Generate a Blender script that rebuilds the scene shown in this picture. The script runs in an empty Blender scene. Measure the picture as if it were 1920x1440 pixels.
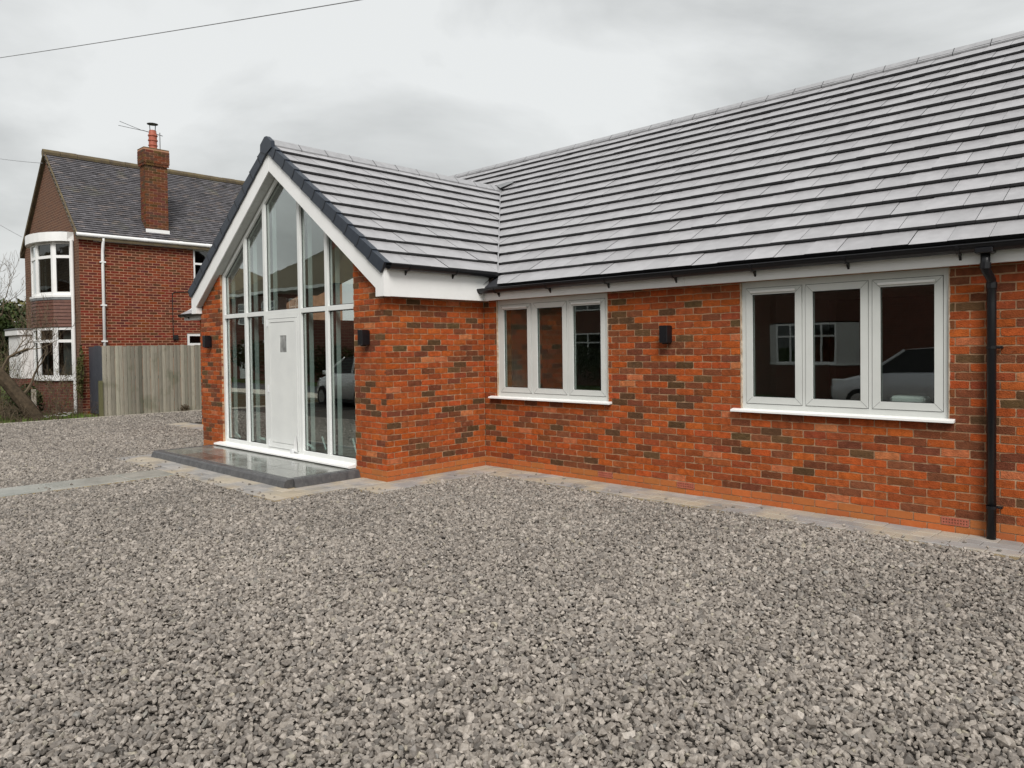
import bpy, bmesh, math, random
import numpy as np
from mathutils import Matrix, Vector
random.seed(7); rng = np.random.default_rng(11)
R = math.radians
S = bpy.context.scene
COL = S.collection

# ------------------------------------------------------------------ camera
CAM = dict(loc=(7.6836, -7.2693, 1.6798), yaw=-0.7542, pitch=-0.0216, roll=-0.0121, f=1398.44, cx=31.22, cy=-38.03)
def cam_basis():
    y, p, r = CAM['yaw'], CAM['pitch'], CAM['roll']
    f = np.array([math.sin(y)*math.cos(p), math.cos(y)*math.cos(p), math.sin(p)])
    r0 = np.array([math.cos(y), -math.sin(y), 0.]); u0 = np.cross(r0, f)
    return f, r0*math.cos(r)+u0*math.sin(r), -r0*math.sin(r)+u0*math.cos(r)
CF, CR, CU = cam_basis(); CL = np.array(CAM['loc'])
cd = bpy.data.cameras.new('camera'); cam = bpy.data.objects.new('camera', cd); COL.objects.link(cam)
m = Matrix.Identity(4)
for i in range(3):
    m[i][0] = CR[i]; m[i][1] = CU[i]; m[i][2] = -CF[i]; m[i][3] = CL[i]
cam.matrix_world = m
cd.sensor_fit = 'HORIZONTAL'; cd.sensor_width = 36.0; cd.lens = 36.0*CAM['f']/1920
cd.shift_x = -CAM['cx']/1920; cd.shift_y = CAM['cy']/1920
cd.clip_start = 0.05; cd.clip_end = 2000
S.camera = cam
def project(P):
    d = np.atleast_2d(np.asarray(P, float))-CL
    z = d@CF; zz = np.where(z > .05, z, .05)
    return 960+CAM['cx']+CAM['f']*(d@CR)/zz, 720+CAM['cy']-CAM['f']*(d@CU)/zz, z

# ------------------------------------------------------------------ world, sun, exposure
W = bpy.data.worlds.new('World'); S.world = W; W.use_nodes = True
nt = W.node_tree; nt.nodes.clear()
SUN_EL, SUN_AZ = R(46), R(131)      # azimuth clockwise from +Y: the light comes from behind the camera
def wn(t, **k):
    n = nt.nodes.new(t)
    for a, b in k.items(): setattr(n, a, b)
    return n
sky = wn('ShaderNodeTexSky', sky_type='NISHITA', sun_disc=False); sky.sun_elevation = SUN_EL; sky.sun_rotation = SUN_AZ
sky.air_density = 1.5; sky.dust_density = 4.0
skys = wn('ShaderNodeVectorMath', operation='SCALE'); skys.inputs[3].default_value = 0.05
nt.links.new(sky.outputs[0], skys.inputs[0])
tc = wn('ShaderNodeTexCoord'); mp = wn('ShaderNodeMapping'); mp.inputs['Scale'].default_value = (1.0, 1.0, 2.4); mp.inputs['Location'].default_value = (-.370, -1.267, -3.615)
nt.links.new(tc.outputs['Generated'], mp.inputs[0])
nz = wn('ShaderNodeTexNoise'); nz.inputs['Scale'].default_value = 2.3; nz.inputs['Detail'].default_value = 7; nz.inputs['Roughness'].default_value = .52; nz.inputs['Distortion'].default_value = .35
nt.links.new(mp.outputs[0], nz.inputs['Vector'])
cr = wn('ShaderNodeValToRGB'); e = cr.color_ramp.elements
e[0].position = .38; e[0].color = (.268, .274, .273, 1); e[1].position = .60; e[1].color = (.385, .392, .390, 1)
nt.links.new(nz.outputs['Fac'], cr.inputs[0])
mx = wn('ShaderNodeMixRGB'); mx.inputs[0].default_value = .93
nt.links.new(skys.outputs[0], mx.inputs[1]); nt.links.new(cr.outputs[0], mx.inputs[2])
bg = wn('ShaderNodeBackground'); bg.inputs[1].default_value = 1.0
out = wn('ShaderNodeOutputWorld')
nt.links.new(mx.outputs[0], bg.inputs[0]); nt.links.new(bg.outputs[0], out.inputs[0])
sd = bpy.data.lights.new('sun', 'SUN'); sun = bpy.data.objects.new('sun', sd); COL.objects.link(sun)
sd.energy = 1.5; sd.angle = R(26); sd.color = (1, .97, .93)
sdir = Vector((math.sin(SUN_AZ)*math.cos(SUN_EL), math.cos(SUN_AZ)*math.cos(SUN_EL), math.sin(SUN_EL)))
sun.rotation_euler = sdir.to_track_quat('Z', 'Y').to_euler(); sun.location = (0, -10, 30)
S.view_settings.view_transform = 'Standard'; S.view_settings.look = 'None'
S.view_settings.exposure = 1.15; S.view_settings.gamma = 1.0; S.view_settings.use_curve_mapping = False
S.render.engine = 'CYCLES'
S.cycles.max_bounces = 6; S.cycles.diffuse_bounces = 3; S.cycles.glossy_bounces = 3; S.cycles.transparent_max_bounces = 12; S.cycles.use_denoising = True

# ------------------------------------------------------------------ materials
MAT = {}
def mat(name, col, rough=.6, col2=None, nscale=6., bump=0., bscale=60., spec=.5, metal=0., attr=None, coat=0., rough2=None, stretch=None, detail=5., ior=1.45, lo=.35, hi=.65):
    m = bpy.data.materials.new(name); m.use_nodes = True; t = m.node_tree; N = t.nodes; L = t.links
    b = N['Principled BSDF']; b.inputs['Roughness'].default_value = rough; b.inputs['Metallic'].default_value = metal
    b.inputs['Specular IOR Level'].default_value = spec; b.inputs['Coat Weight'].default_value = coat; b.inputs['IOR'].default_value = ior
    g = N.new('ShaderNodeNewGeometry'); vec = g.outputs['Position']
    if stretch:
        mm = N.new('ShaderNodeMapping'); mm.inputs['Scale'].default_value = stretch; L.new(vec, mm.inputs[0]); vec = mm.outputs[0]
    src = None
    n = N.new('ShaderNodeTexNoise'); n.inputs['Scale'].default_value = nscale; n.inputs['Detail'].default_value = detail; n.inputs['Roughness'].default_value = .6
    L.new(vec, n.inputs['Vector'])
    if attr:
        a = N.new('ShaderNodeAttribute'); a.attribute_name = attr
        hv = N.new('ShaderNodeMapRange'); hv.inputs[1].default_value = .25; hv.inputs[2].default_value = .75; hv.inputs[3].default_value = 1-col[0]; hv.inputs[4].default_value = 1+col[0]
        L.new(n.outputs['Fac'], hv.inputs[0])
        vm = N.new('ShaderNodeVectorMath'); vm.operation = 'SCALE'
        L.new(a.outputs['Color'], vm.inputs[0]); L.new(hv.outputs[0], vm.inputs[3]); src = vm.outputs[0]
        if col2:      # pale blooms and lime specks
            n3 = N.new('ShaderNodeTexNoise'); n3.inputs['Scale'].default_value = col2[1]; n3.inputs['Detail'].default_value = 6
            L.new(g.outputs['Position'], n3.inputs['Vector'])
            r3 = N.new('ShaderNodeMapRange'); r3.inputs[1].default_value = col2[2]; r3.inputs[2].default_value = col2[2]+.14; r3.inputs[4].default_value = col2[3]
            L.new(n3.outputs['Fac'], r3.inputs[0])
            mxx = N.new('ShaderNodeMixRGB'); mxx.inputs[2].default_value = (*col2[0], 1); L.new(r3.outputs[0], mxx.inputs[0]); L.new(src, mxx.inputs[1]); src = mxx.outputs[0]
    elif col2:
        rp = N.new('ShaderNodeValToRGB'); q = rp.color_ramp.elements
        q[0].position = lo; q[0].color = (*col, 1); q[1].position = hi; q[1].color = (*col2, 1)
        L.new(n.outputs['Fac'], rp.inputs[0]); src = rp.outputs[0]
    if src: L.new(src, b.inputs['Base Color'])
    else: b.inputs['Base Color'].default_value = (*col, 1)
    if rough2 is not None:
        mr = N.new('ShaderNodeMapRange'); mr.inputs[1].default_value = .35; mr.inputs[2].default_value = .65; mr.inputs[3].default_value = rough; mr.inputs[4].default_value = rough2
        L.new(n.outputs['Fac'], mr.inputs[0]); L.new(mr.outputs[0], b.inputs['Roughness'])
    if bump:
        n2 = N.new('ShaderNodeTexNoise'); n2.inputs['Scale'].default_value = bscale; n2.inputs['Detail'].default_value = 6
        L.new(vec, n2.inputs['Vector'])
        bp = N.new('ShaderNodeBump'); bp.inputs['Strength'].default_value = bump; bp.inputs['Distance'].default_value = .01
        L.new(n2.outputs['Fac'], bp.inputs['Height']); L.new(bp.outputs[0], b.inputs['Normal'])
    MAT[name] = m; return m
mat('brick', (.36,), .85, ((.50, .32, .22), 21., .63, .32), 17., .75, 90., .25, attr='tint')
mat('plinth_brick', (.10,), .7, ((.60, .35, .22), 14., .62, .20), 18., .2, 150., .35, attr='tint')
mat('mortar', (.47, .30, .185), .95, (.31, .185, .11), 7., .5, 160., .1)
mat('lime_mortar', (.60, .50, .40), .95, (.40, .28, .18), 14., .5, 160., .1)
mat('old_brick', (.25,), .9, ((.40, .22, .15), 8., .62, .25), 12., .3, 80., .2, attr='tint')
mat('old_mortar', (.46, .25, .16), .95, (.33, .18, .11), 5., .2, 80., .1)
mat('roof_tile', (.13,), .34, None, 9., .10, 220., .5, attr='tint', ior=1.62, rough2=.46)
mat('tile_edge', (.035, .036, .042), .55)
mat('ridge_tile', (.28, .28, .29), .36, (.34, .34, .35), 10., .15, 150., .5, ior=1.6)
mat('verge_plastic', (.020, .027, .040), .42, (.028, .036, .050), 12., .03, 200.)
mat('black_plastic', (.008, .008, .010), .32, None, spec=.5)
mat('white_upvc', (.84, .84, .83), .32, (.78, .78, .765), 1.6)
mat('agate_upvc', (.61, .625, .60), .38, (.57, .585, .56), 3.)
mat('pale_frame', (.72, .735, .715), .36, (.67, .685, .67), 3.)
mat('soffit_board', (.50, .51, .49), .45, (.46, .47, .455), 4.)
mat('gasket', (.012, .012, .013), .6)
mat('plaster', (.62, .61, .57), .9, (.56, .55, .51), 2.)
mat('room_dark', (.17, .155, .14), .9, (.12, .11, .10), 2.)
mat('post_white', (.72, .77, .76), .6, (.64, .70, .69), 3.)
mat('screed', (.34, .325, .30), .8, (.27, .26, .24), 2.5, .1, 30.)
mat('lead', (.20, .205, .21), .5, (.14, .145, .15), 6.)
mat('galv', (.62, .63, .64), .45)
mat('concrete', (.50, .46, .39), .9, (.38, .34, .28), 5., .3, 90.)
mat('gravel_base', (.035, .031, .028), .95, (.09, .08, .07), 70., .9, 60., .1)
mat('soil', (.045, .033, .02), .95, (.085, .065, .035), 9., .9, 30., .1)
mat('lawn', (.05, .085, .02), .9, (.09, .13, .03), 3., .8, 60., .1)
mat('asphalt', (.045, .045, .047), .85, (.065, .065, .066), 12., .4, 150., .3)
mat('wet_slab', (.15, .155, .142), .06, (.22, .225, .205), 4.5, .02, 40., .55, rough2=.22)
mat('wet_slab_brown', (.105, .085, .075), .07, (.14, .12, .105), 4.5, .02, 40., .55, rough2=.24)
mat('kerb_block', (.060, .060, .063), .42, (.095, .095, .096), 14., .25, 150., .5)
mat('paver', (.14,), .62, ((.50, .41, .27), 1.9, .44, .45), 7., .25, 110., .4, attr='tint')
mat('path_slab', (.25, .26, .235), .25, (.37, .365, .33), 3.5, .15, 60., .5)
mat('sand_joint', (.46, .36, .21), .95, (.28, .22, .14), 12., .5, 120., .1)
mat('fence_wood', (.16,), .9, ((.10, .11, .06), 2.2, .56, .45), 6., .8, 40., .15, attr='tint', stretch=(9, 9, .8))
mat('grey_paint', (.060, .066, .080), .5, (.050, .055, .068), 6.)
mat('bark', (.10, .075, .05), .95, (.055, .043, .03), 12., .8, 60., .1)
mat('twig', (.085, .062, .042), .9, (.13, .10, .06), 9.)
mat('leaf_dark', (.022, .038, .012), .6, (.06, .085, .022), 2.0, spec=.3)
mat('leaf_olive', (.07, .075, .02), .65, (.13, .12, .04), 3.0, spec=.3)
mat('leaf_ivy', (.02, .04, .012), .5, (.05, .08, .02), 6.0, spec=.4)
mat('grass', (.09, .17, .02), .7, (.15, .25, .035), 5.0, spec=.3)
mat('petal', (.78, .78, .76), .6)
mat('old_roof', (.30,), .7, ((.20, .20, .10), 1.3, .60, .30), 6., .3, 60., .4, attr='tint')
mat('old_ridge', (.085, .065, .045), .85, (.13, .10, .05), 5., .4, 40.)
mat('hung_tile', (.095, .034, .022), .55, (.13, .05, .03), 8., .1, 60.)
mat('terracotta', (.40, .12, .075), .65, (.33, .085, .05), 9.)
mat('chimney_cap', (.13, .10, .05), .95, (.20, .14, .07), 6.)
mat('metal_dark', (.03, .03, .032), .45, metal=.3)
mat('metal_grey', (.25, .25, .26), .45, metal=.4)
mat('rubber', (.012, .012, .012), .8)
mat('rim_metal', (.45, .45, .46), .35, metal=.7)
mat('car_silver', (.60, .61, .64), .3, None, spec=.6, metal=.1, coat=.6)
mat('car_white', (.75, .75, .74), .25, None, spec=.6, coat=.6)
mat('car_blue', (.02, .04, .10), .25, None, spec=.6, coat=.6)
mat('lamp_glass', (.75, .78, .80), .1, None, spec=.8)
mat('red_lamp', (.4, .01, .01), .2)
mat('curtain', (.70, .69, .66), .9, (.55, .54, .52), 14., stretch=(6, 6, .1))
mat('tape', (.70, .80, .78), .6)
mat('film', (.16, .165, .16), .18, (.42, .43, .42), 9., .3, 25., .6, stretch=(1, 1, .5))
def glass(name, tint, boost, rough=0.0, wave=.015):
    m = bpy.data.materials.new(name); m.use_nodes = True; t = m.node_tree; N = t.nodes; L = t.links; N.clear()
    o = N.new('ShaderNodeOutputMaterial'); mxs = N.new('ShaderNodeMixShader'); tr = N.new('ShaderNodeBsdfTransparent'); gl = N.new('ShaderNodeBsdfGlossy')
    tr.inputs[0].default_value = (*tint, 1); gl.inputs[0].default_value = (.95, .97, .96, 1); gl.inputs['Roughness'].default_value = rough
    fr = N.new('ShaderNodeLayerWeight'); fr.inputs[0].default_value = .5
    pw = N.new('ShaderNodeMath'); pw.operation = 'POWER'; pw.inputs[1].default_value = 5; L.new(fr.outputs['Facing'], pw.inputs[0])
    ma = N.new('ShaderNodeMath'); ma.operation = 'MULTIPLY_ADD'; ma.inputs[1].default_value = .96; ma.inputs[2].default_value = .04; L.new(pw.outputs[0], ma.inputs[0])
    mu = N.new('ShaderNodeMath'); mu.operation = 'MULTIPLY'; mu.use_clamp = True; mu.inputs[1].default_value = boost
    L.new(ma.outputs[0], mu.inputs[0]); L.new(mu.outputs[0], mxs.inputs[0]); L.new(tr.outputs[0], mxs.inputs[1]); L.new(gl.outputs[0], mxs.inputs[2])
    n = N.new('ShaderNodeTexNoise'); n.inputs['Scale'].default_value = 1.6; g = N.new('ShaderNodeNewGeometry'); L.new(g.outputs['Position'], n.inputs['Vector'])
    b = N.new('ShaderNodeBump'); b.inputs['Strength'].default_value = .25; b.inputs['Distance'].default_value = wave
    L.new(n.outputs['Fac'], b.inputs['Height']); L.new(b.outputs[0], gl.inputs['Normal'])
    L.new(mxs.outputs[0], o.inputs[0]); MAT[name] = m
glass('glass', (.80, .85, .83), 3.1, wave=.0012)
glass('glass_gable', (.88, .93, .91), 3.4, wave=.004)
glass('old_glass', (.25, .27, .26), 2.0, .02)
def brick_tex(name, c1, c2, mo, sc=1.0):
    m = bpy.data.materials.new(name); m.use_nodes = True; t = m.node_tree; N = t.nodes; L = t.links; b = N['Principled BSDF']; b.inputs['Roughness'].default_value = .9
    g = N.new('ShaderNodeNewGeometry'); sp = N.new('ShaderNodeSeparateXYZ'); L.new(g.outputs['Position'], sp.inputs[0])
    ad = N.new('ShaderNodeMath'); ad.operation = 'ADD'; L.new(sp.outputs[0], ad.inputs[0]); L.new(sp.outputs[1], ad.inputs[1])
    cb = N.new('ShaderNodeCombineXYZ'); L.new(ad.outputs[0], cb.inputs[0]); L.new(sp.outputs[2], cb.inputs[1])
    bt = N.new('ShaderNodeTexBrick'); bt.inputs['Scale'].default_value = 1/.225*sc*.5
    bt.inputs['Color1'].default_value = (*c1, 1); bt.inputs['Color2'].default_value = (*c2, 1); bt.inputs['Mortar'].default_value = (*mo, 1)
    bt.inputs['Mortar Size'].default_value = .02; bt.inputs['Brick Width'].default_value = .5; bt.inputs['Row Height'].default_value = .1667
    L.new(cb.outputs[0], bt.inputs['Vector']); L.new(bt.outputs['Color'], b.inputs['Base Color'])
    bp = N.new('ShaderNodeBump'); bp.inputs['Strength'].default_value = .6; bp.inputs['Distance'].default_value = .006; bp.invert = True
    L.new(bt.outputs['Fac'], bp.inputs['Height']); L.new(bp.outputs[0], b.inputs['Normal']); MAT[name] = m
brick_tex('gable_brick', (.125, .050, .025), (.088, .036, .020), (.20, .12, .07))
brick_tex('far_brick', (.16, .045, .03), (.10, .03, .02), (.16, .10, .07))
def gravel_mat():
    m = bpy.data.materials.new('gravel_stone'); m.use_nodes = True; t = m.node_tree; N = t.nodes; L = t.links; b = N['Principled BSDF']; b.inputs['Roughness'].default_value = .55
    oi = N.new('ShaderNodeObjectInfo'); rp = N.new('ShaderNodeValToRGB'); q = rp.color_ramp.elements
    q[0].position = 0; q[0].color = (.105, .093, .081, 1); q[1].position = 1; q[1].color = (.36, .32, .25, 1)
    for p, c in ((.12, (.172, .152, .133)), (.45, (.242, .213, .184)), (.75, (.300, .265, .228)), (.95, (.40, .355, .31)), (.965, (.19, .18, .165))):
        x = q.new(p); x.color = (*c, 1)
    L.new(oi.outputs['Random'], rp.inputs[0])
    g = N.new('ShaderNodeNewGeometry'); n = N.new('ShaderNodeTexNoise'); n.inputs['Scale'].default_value = 90; n.inputs['Detail'].default_value = 4; L.new(g.outputs['Position'], n.inputs['Vector'])
    mr = N.new('ShaderNodeMapRange'); mr.inputs[1].default_value = .3; mr.inputs[2].default_value = .7; mr.inputs[3].default_value = .78; mr.inputs[4].default_value = 1.2
    L.new(n.outputs['Fac'], mr.inputs[0]); vm = N.new('ShaderNodeVectorMath'); vm.operation = 'SCALE'; L.new(rp.outputs[0], vm.inputs[0]); L.new(mr.outputs[0], vm.inputs[3])
    # broad patches of darker, damper stone
    n2 = N.new('ShaderNodeTexNoise'); n2.inputs['Scale'].default_value = .55; n2.inputs['Detail'].default_value = 4; L.new(g.outputs['Position'], n2.inputs['Vector'])
    m2 = N.new('ShaderNodeMapRange'); m2.inputs[1].default_value = .35; m2.inputs[2].default_value = .65; m2.inputs[3].default_value = .80; m2.inputs[4].default_value = 1.02
    L.new(n2.outputs['Fac'], m2.inputs[0]); v2 = N.new('ShaderNodeVectorMath'); v2.operation = 'SCALE'; L.new(vm.outputs[0], v2.inputs[0]); L.new(m2.outputs[0], v2.inputs[3])
    L.new(v2.outputs[0], b.inputs['Base Color']); MAT['gravel_stone'] = m
gravel_mat()

# ------------------------------------------------------------------ mesh helpers
class MB:
    def __init__(s): s.v = []; s.f = []; s.mi = []; s.tint = []; s.mats = []
    def add(s, vs, fs, mt=None, tint=None):
        b = len(s.v); s.v += [tuple(map(float, p)) for p in vs]
        if mt and mt not in s.mats: s.mats.append(mt)
        i = s.mats.index(mt) if mt else 0
        for f in fs: s.f.append(tuple(b+k for k in f)); s.mi.append(i); s.tint.append(tint)
        return s
    def box(s, x0, x1, y0, y1, z0, z1, mt=None, tint=None):
        return s.add([(x0, y0, z0), (x1, y0, z0), (x1, y1, z0), (x0, y1, z0), (x0, y0, z1), (x1, y0, z1), (x1, y1, z1), (x0, y1, z1)],
                     [(0, 3, 2, 1), (4, 5, 6, 7), (0, 1, 5, 4), (1, 2, 6, 5), (2, 3, 7, 6), (3, 0, 4, 7)], mt, tint)
    def prism(s, poly, axis, a, b, mt=None, tint=None):
        # poly: 2-D points in the plane across axis ('x': (y,z), 'y': (x,z), 'z': (x,y))
        def P(p, t):
            return {'x': (t, p[0], p[1]), 'y': (p[0], t, p[1]), 'z': (p[0], p[1], t)}[axis]
        n = len(poly); vs = [P(p, a) for p in poly]+[P(p, b) for p in poly]
        fs = [tuple(range(n))[::-1], tuple(range(n, 2*n))]+[(i, (i+1) % n, n+(i+1) % n, n+i) for i in range(n)]
        return s.add(vs, fs, mt, tint)
    def tube(s, pts, rad, n=8, mt=None, cap=True):
        pts = [Vector(p) for p in pts]; rr = rad if hasattr(rad, '__len__') else [rad]*len(pts)
        vs = []; up = None
        for i, p in enumerate(pts):
            d = (pts[min(i+1, len(pts)-1)]-pts[max(i-1, 0)])
            d = d.normalized() if d.length > 1e-9 else Vector((0, 0, 1))
            if up is None: up = d.orthogonal().normalized()
            a = (up-d*up.dot(d)); a = a.normalized() if a.length > 1e-6 else d.orthogonal().normalized(); up = a; b = d.cross(a)
            for k in range(n):
                t = 2*math.pi*k/n; vs.append(p+(a*math.cos(t)+b*math.sin(t))*rr[i])
        fs = [(i*n+k, i*n+(k+1) % n, (i+1)*n+(k+1) % n, (i+1)*n+k) for i in range(len(pts)-1) for k in range(n)]
        if cap: fs += [tuple(range(n))[::-1], tuple(range((len(pts)-1)*n, len(pts)*n))]
        return s.add(vs, fs, mt)
    def lathe(s, prof, c, n=16, mt=None):
        vs = [(c[0]+r*math.cos(2*math.pi*k/n), c[1]+r*math.sin(2*math.pi*k/n), c[2]+z) for r, z in prof for k in range(n)]
        fs = [(i*n+k, i*n+(k+1) % n, (i+1)*n+(k+1) % n, (i+1)*n+k) for i in range(len(prof)-1) for k in range(n)]
        fs += [tuple(range(n))[::-1], tuple(range((len(prof)-1)*n, len(prof)*n))]
        return s.add(vs, fs, mt)
    def mesh(s, name, mt=None, bevel=0., smooth=False):
        me = bpy.data.meshes.new(name); me.from_pydata(s.v, [], s.f)
        for q in (s.mats or [mt]): me.materials.append(MAT[q])
        if len(s.mats) > 1: me.polygons.foreach_set('material_index', s.mi)
        if any(t is not None for t in s.tint):
            a = me.attributes.new('tint', 'FLOAT_COLOR', 'FACE')
            a.data.foreach_set('color', np.array([(*(t or (.5, .5, .5)), 1) for t in s.tint], 'f').ravel())
        if bevel or not any(t is not None for t in s.tint):
            bm = bmesh.new(); bm.from_mesh(me); bmesh.ops.recalc_face_normals(bm, faces=bm.faces)
            if bevel: bmesh.ops.bevel(bm, geom=[q for q in bm.edges if q.is_manifold and q.calc_face_angle(0) > .5], offset=bevel, segments=1, affect='EDGES', clamp_overlap=True)
            bm.to_mesh(me); bm.free()
        if smooth: me.polygons.foreach_set('use_smooth', [True]*len(me.polygons))
        me.update(); return me
    def build(s, name, mt=None, parent=None, bevel=0., smooth=False, local=False):
        return link(name, s.mesh(name, mt, bevel, smooth), parent, local)
WL = {}     # world offset of empties
def link(name, me, parent=None, local=False):
    o = bpy.data.objects.new(name, me); COL.objects.link(o)
    if parent is not None:
        o.parent = parent
        if not local and parent.name in WL: o.matrix_parent_inverse = Matrix.Translation(-WL[parent.name])
    return o
def thing(name, label, cat, loc=(0, 0, 0), group=None, rz=0.):
    o = bpy.data.objects.new(name, None); COL.objects.link(o); o.location = loc; o.rotation_euler = (0, 0, rz); o.empty_display_size = .2
    if rz == 0: WL[o.name] = Vector(loc)
    return tag(o, label, cat, group)
def tag(o, label, cat, group=None):
    o['label'] = label; o['category'] = cat
    if group: o['group'] = group
    return o
def struct(o): o['kind'] = 'structure'; return o
def stuff(o): o['kind'] = 'stuff'; return o
def box(name, mt, parent, x0, x1, y0, y1, z0, z1, bevel=0., local=False):
    return MB().box(x0, x1, y0, y1, z0, z1).build(name, mt, parent, bevel, local=local)

# ---- laid pieces: the biggest in view become objects, the others one joined part
class Pool:
    def __init__(s): s.V = []; s.F = []; s.T = []; s.me = []
    def add(s, vs, fs, tint, mt, name):
        s.V.append(np.array(vs, float)); s.F.append(fs); s.T.append(tint)
        b = MB()
        if isinstance(tint, list):
            b.add(vs, fs, mt, None); b.tint = list(tint)
        else: b.add(vs, fs, mt, tint)
        s.me.append(b.mesh(name, mt)); return len(s.V)-1
def lay(items, pool, mt, part_name, stuff_name, parents, rest_parent, limit=300):
    # items: list of (pool index, Matrix, parent key)
    if not items: return
    C = np.array([[m[0][3], m[1][3], m[2][3]] for _, m, _ in items])
    u, v, z = project(C)
    size = np.array([abs(m.to_3x3().determinant())**(1/3) for _, m, _ in items])
    score = np.where((u > -20) & (u < 1940) & (v > -20) & (v < 1460) & (z > .2), size/np.maximum(z, .2), -1.)
    face = np.array([(CL-np.array(m.translation)) @ np.array(m.to_3x3() @ Vector((0, -1, 0))) for _, m, _ in items])
    score = np.where(face > 0, score, -1)
    order = np.argsort(-score); top = set(int(i) for i in order[:limit] if score[i] > 0)
    VV = []; FF = []; TT = []; base = 0
    for i, (k, m, key) in enumerate(items):
        if i in top:
            o = bpy.data.objects.new(part_name, pool.me[k]); COL.objects.link(o); o.parent = parents[key]; o.matrix_basis = m
        else:
            M = np.array(m); VV.append(pool.V[k]@M[:3, :3].T+M[:3, 3])
            FF += [tuple(base+q for q in f) for f in pool.F[k]]; TT += [pool.T[k]]*len(pool.F[k]); base += len(pool.V[k])
    if VV:
        b = MB(); b.v = [tuple(p) for p in np.concatenate(VV)]; b.f = FF; b.mi = [0]*len(FF); b.tint = TT; b.mats = [mt]
        stuff(b.build(stuff_name, mt, rest_parent))

# ---- bricks
def brick_pool(n, palette, mt, name, jit=.0022, L=.215, H=.065, depth=.035):
    P = Pool()
    for i in range(n):
        tint = palette(i)
        xs = np.linspace(-L/2, L/2, 5); zs = np.linspace(-H/2, H/2, 3)
        V = []; 
        for zi, z in enumerate(zs):
            for xi, x in enumerate(xs):
                edge = xi in (0, 4) or zi in (0, 2); cor = xi in (0, 4) and zi in (0, 2)
                j = rng.normal(0, jit*.75, 3)
                px = x+(j[0] if edge else 0); pz = z+(j[2] if edge else 0)
                if cor: px *= .988; pz *= .955
                py = abs(j[1])*(.7 if edge else .4)
                V.append((px, py, pz))
        ring = [0, 1, 2, 3, 4, 9, 14, 13, 12, 11, 10, 5]
        F = [(r*5+c, r*5+c+1, (r+1)*5+c+1, (r+1)*5+c) for r in range(2) for c in range(4)]
        for q in ring: V.append((V[q][0]*1.004, depth, V[q][2]*1.004))
        for a in range(12):
            b = (a+1) % 12; F.append((ring[b], ring[a], 15+a, 15+b))
        P.add(V, F, tint, mt, name)
    return P
def facing_palette(i):
    r = rng.random(); j = rng.normal(1, .10)
    if r < .30: c = np.array((.385, .088, .024))
    elif r < .48: c = np.array((.345, .080, .026))
    elif r < .68: c = np.array((.275, .068, .028))
    elif r < .86: c = np.array((.185, .062, .034))
    elif r < .97: c = np.array((.105, .056, .034))
    else: c = np.array((.40, .135, .065))
    c = c*j*np.array((.95, .885, .68))*np.array((1, rng.normal(1, .07), rng.normal(1, .10)))
    return tuple(float(max(.01, x)) for x in c)
BR = brick_pool(72, facing_palette, 'brick', 'brick')
PL = brick_pool(10, lambda i: tuple(x*rng.normal(1, .06) for x in (.40, .122, .034)), 'plinth_brick', 'plinth_brick', jit=.0005)
CB = brick_pool(24, lambda i: tuple(x*rng.normal(1, .15) for x in ((.135, .044, .024) if rng.random() < .6 else (.10, .046, .028))), 'old_brick', 'brick', jit=.0012, depth=.025)
OB = brick_pool(40, lambda i: tuple(x*rng.normal(1, .16) for x in ((.165, .036, .017) if rng.random() < .75 else (.115, .031, .018))), 'old_brick', 'brick', jit=.0012, L=.209, H=.059, depth=.025)
def wall_mat(o, u, n, x, z, sx=1.):
    # local x along u, local -y = outward normal n
    M = Matrix.Identity(4); O = Vector(o)+Vector(u)*x
    for i in range(3):
        M[i][0] = u[i]*sx; M[i][1] = -n[i]; M[i][2] = (0, 0, 1)[i]; M[i][3] = O[i]
    M[2][3] = O[2]+z; return M
CORNER = [random.randrange(72) for _ in range(60)]
def brick_wall(items, pitems, key, o, u, n, length, courses, phase, holes=(), start=None, end=None, plinth=2, z0=0., nb=72, top=None, c0=0, mix=None):
    """phase: where a joint of course 0 stands, along u; alternate courses break by half a brick"""
    for c in range(c0, courses):
        za, zb = c*.075+.005, c*.075+.070; zm = (za+zb)/2
        j0 = (phase+(.1125 if c % 2 else 0)) % .225
        segs = []; x = j0-.225
        while x < length:
            segs.append((max(x+.005, 0.), min(x+.22, length))); x += .225
        for a, b in segs:
            if b-a < .02: continue
            parts = [(a, b)]
            for hx0, hx1, hz0, hz1 in holes:
                if hz0 < zm < hz1:
                    q = []
                    for (p0, p1) in parts:
                        if p1 <= hx0 or p0 >= hx1: q.append((p0, p1)); continue
                        if p0 < hx0-.02: q.append((p0, hx0-.001))
                        if p1 > hx1+.02: q.append((hx1+.001, p1))
                    parts = q
            for p0, p1 in parts:
                if top and zm > top((p0+p1)/2)+.05: continue
                k = random.randrange(nb) if c >= plinth else random.randrange(10)
                if c >= plinth and nb == 72:
                    if start and p0 <= 1e-6: k = CORNER[c]
                    if end and p1 >= length-1e-6: k = CORNER[c]
                jig = random.uniform(-.0012, .0012) if c >= plinth else 0.
                oo = Vector(o)+Vector(n)*(random.uniform(-.0015, .0015) if c >= plinth else .001)
                M = wall_mat(oo, u, n, (p0+p1)/2, z0+zm+jig, (p1-p0)/.215)
                (items if c >= plinth else pitems).append((k, M, key))

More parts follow.
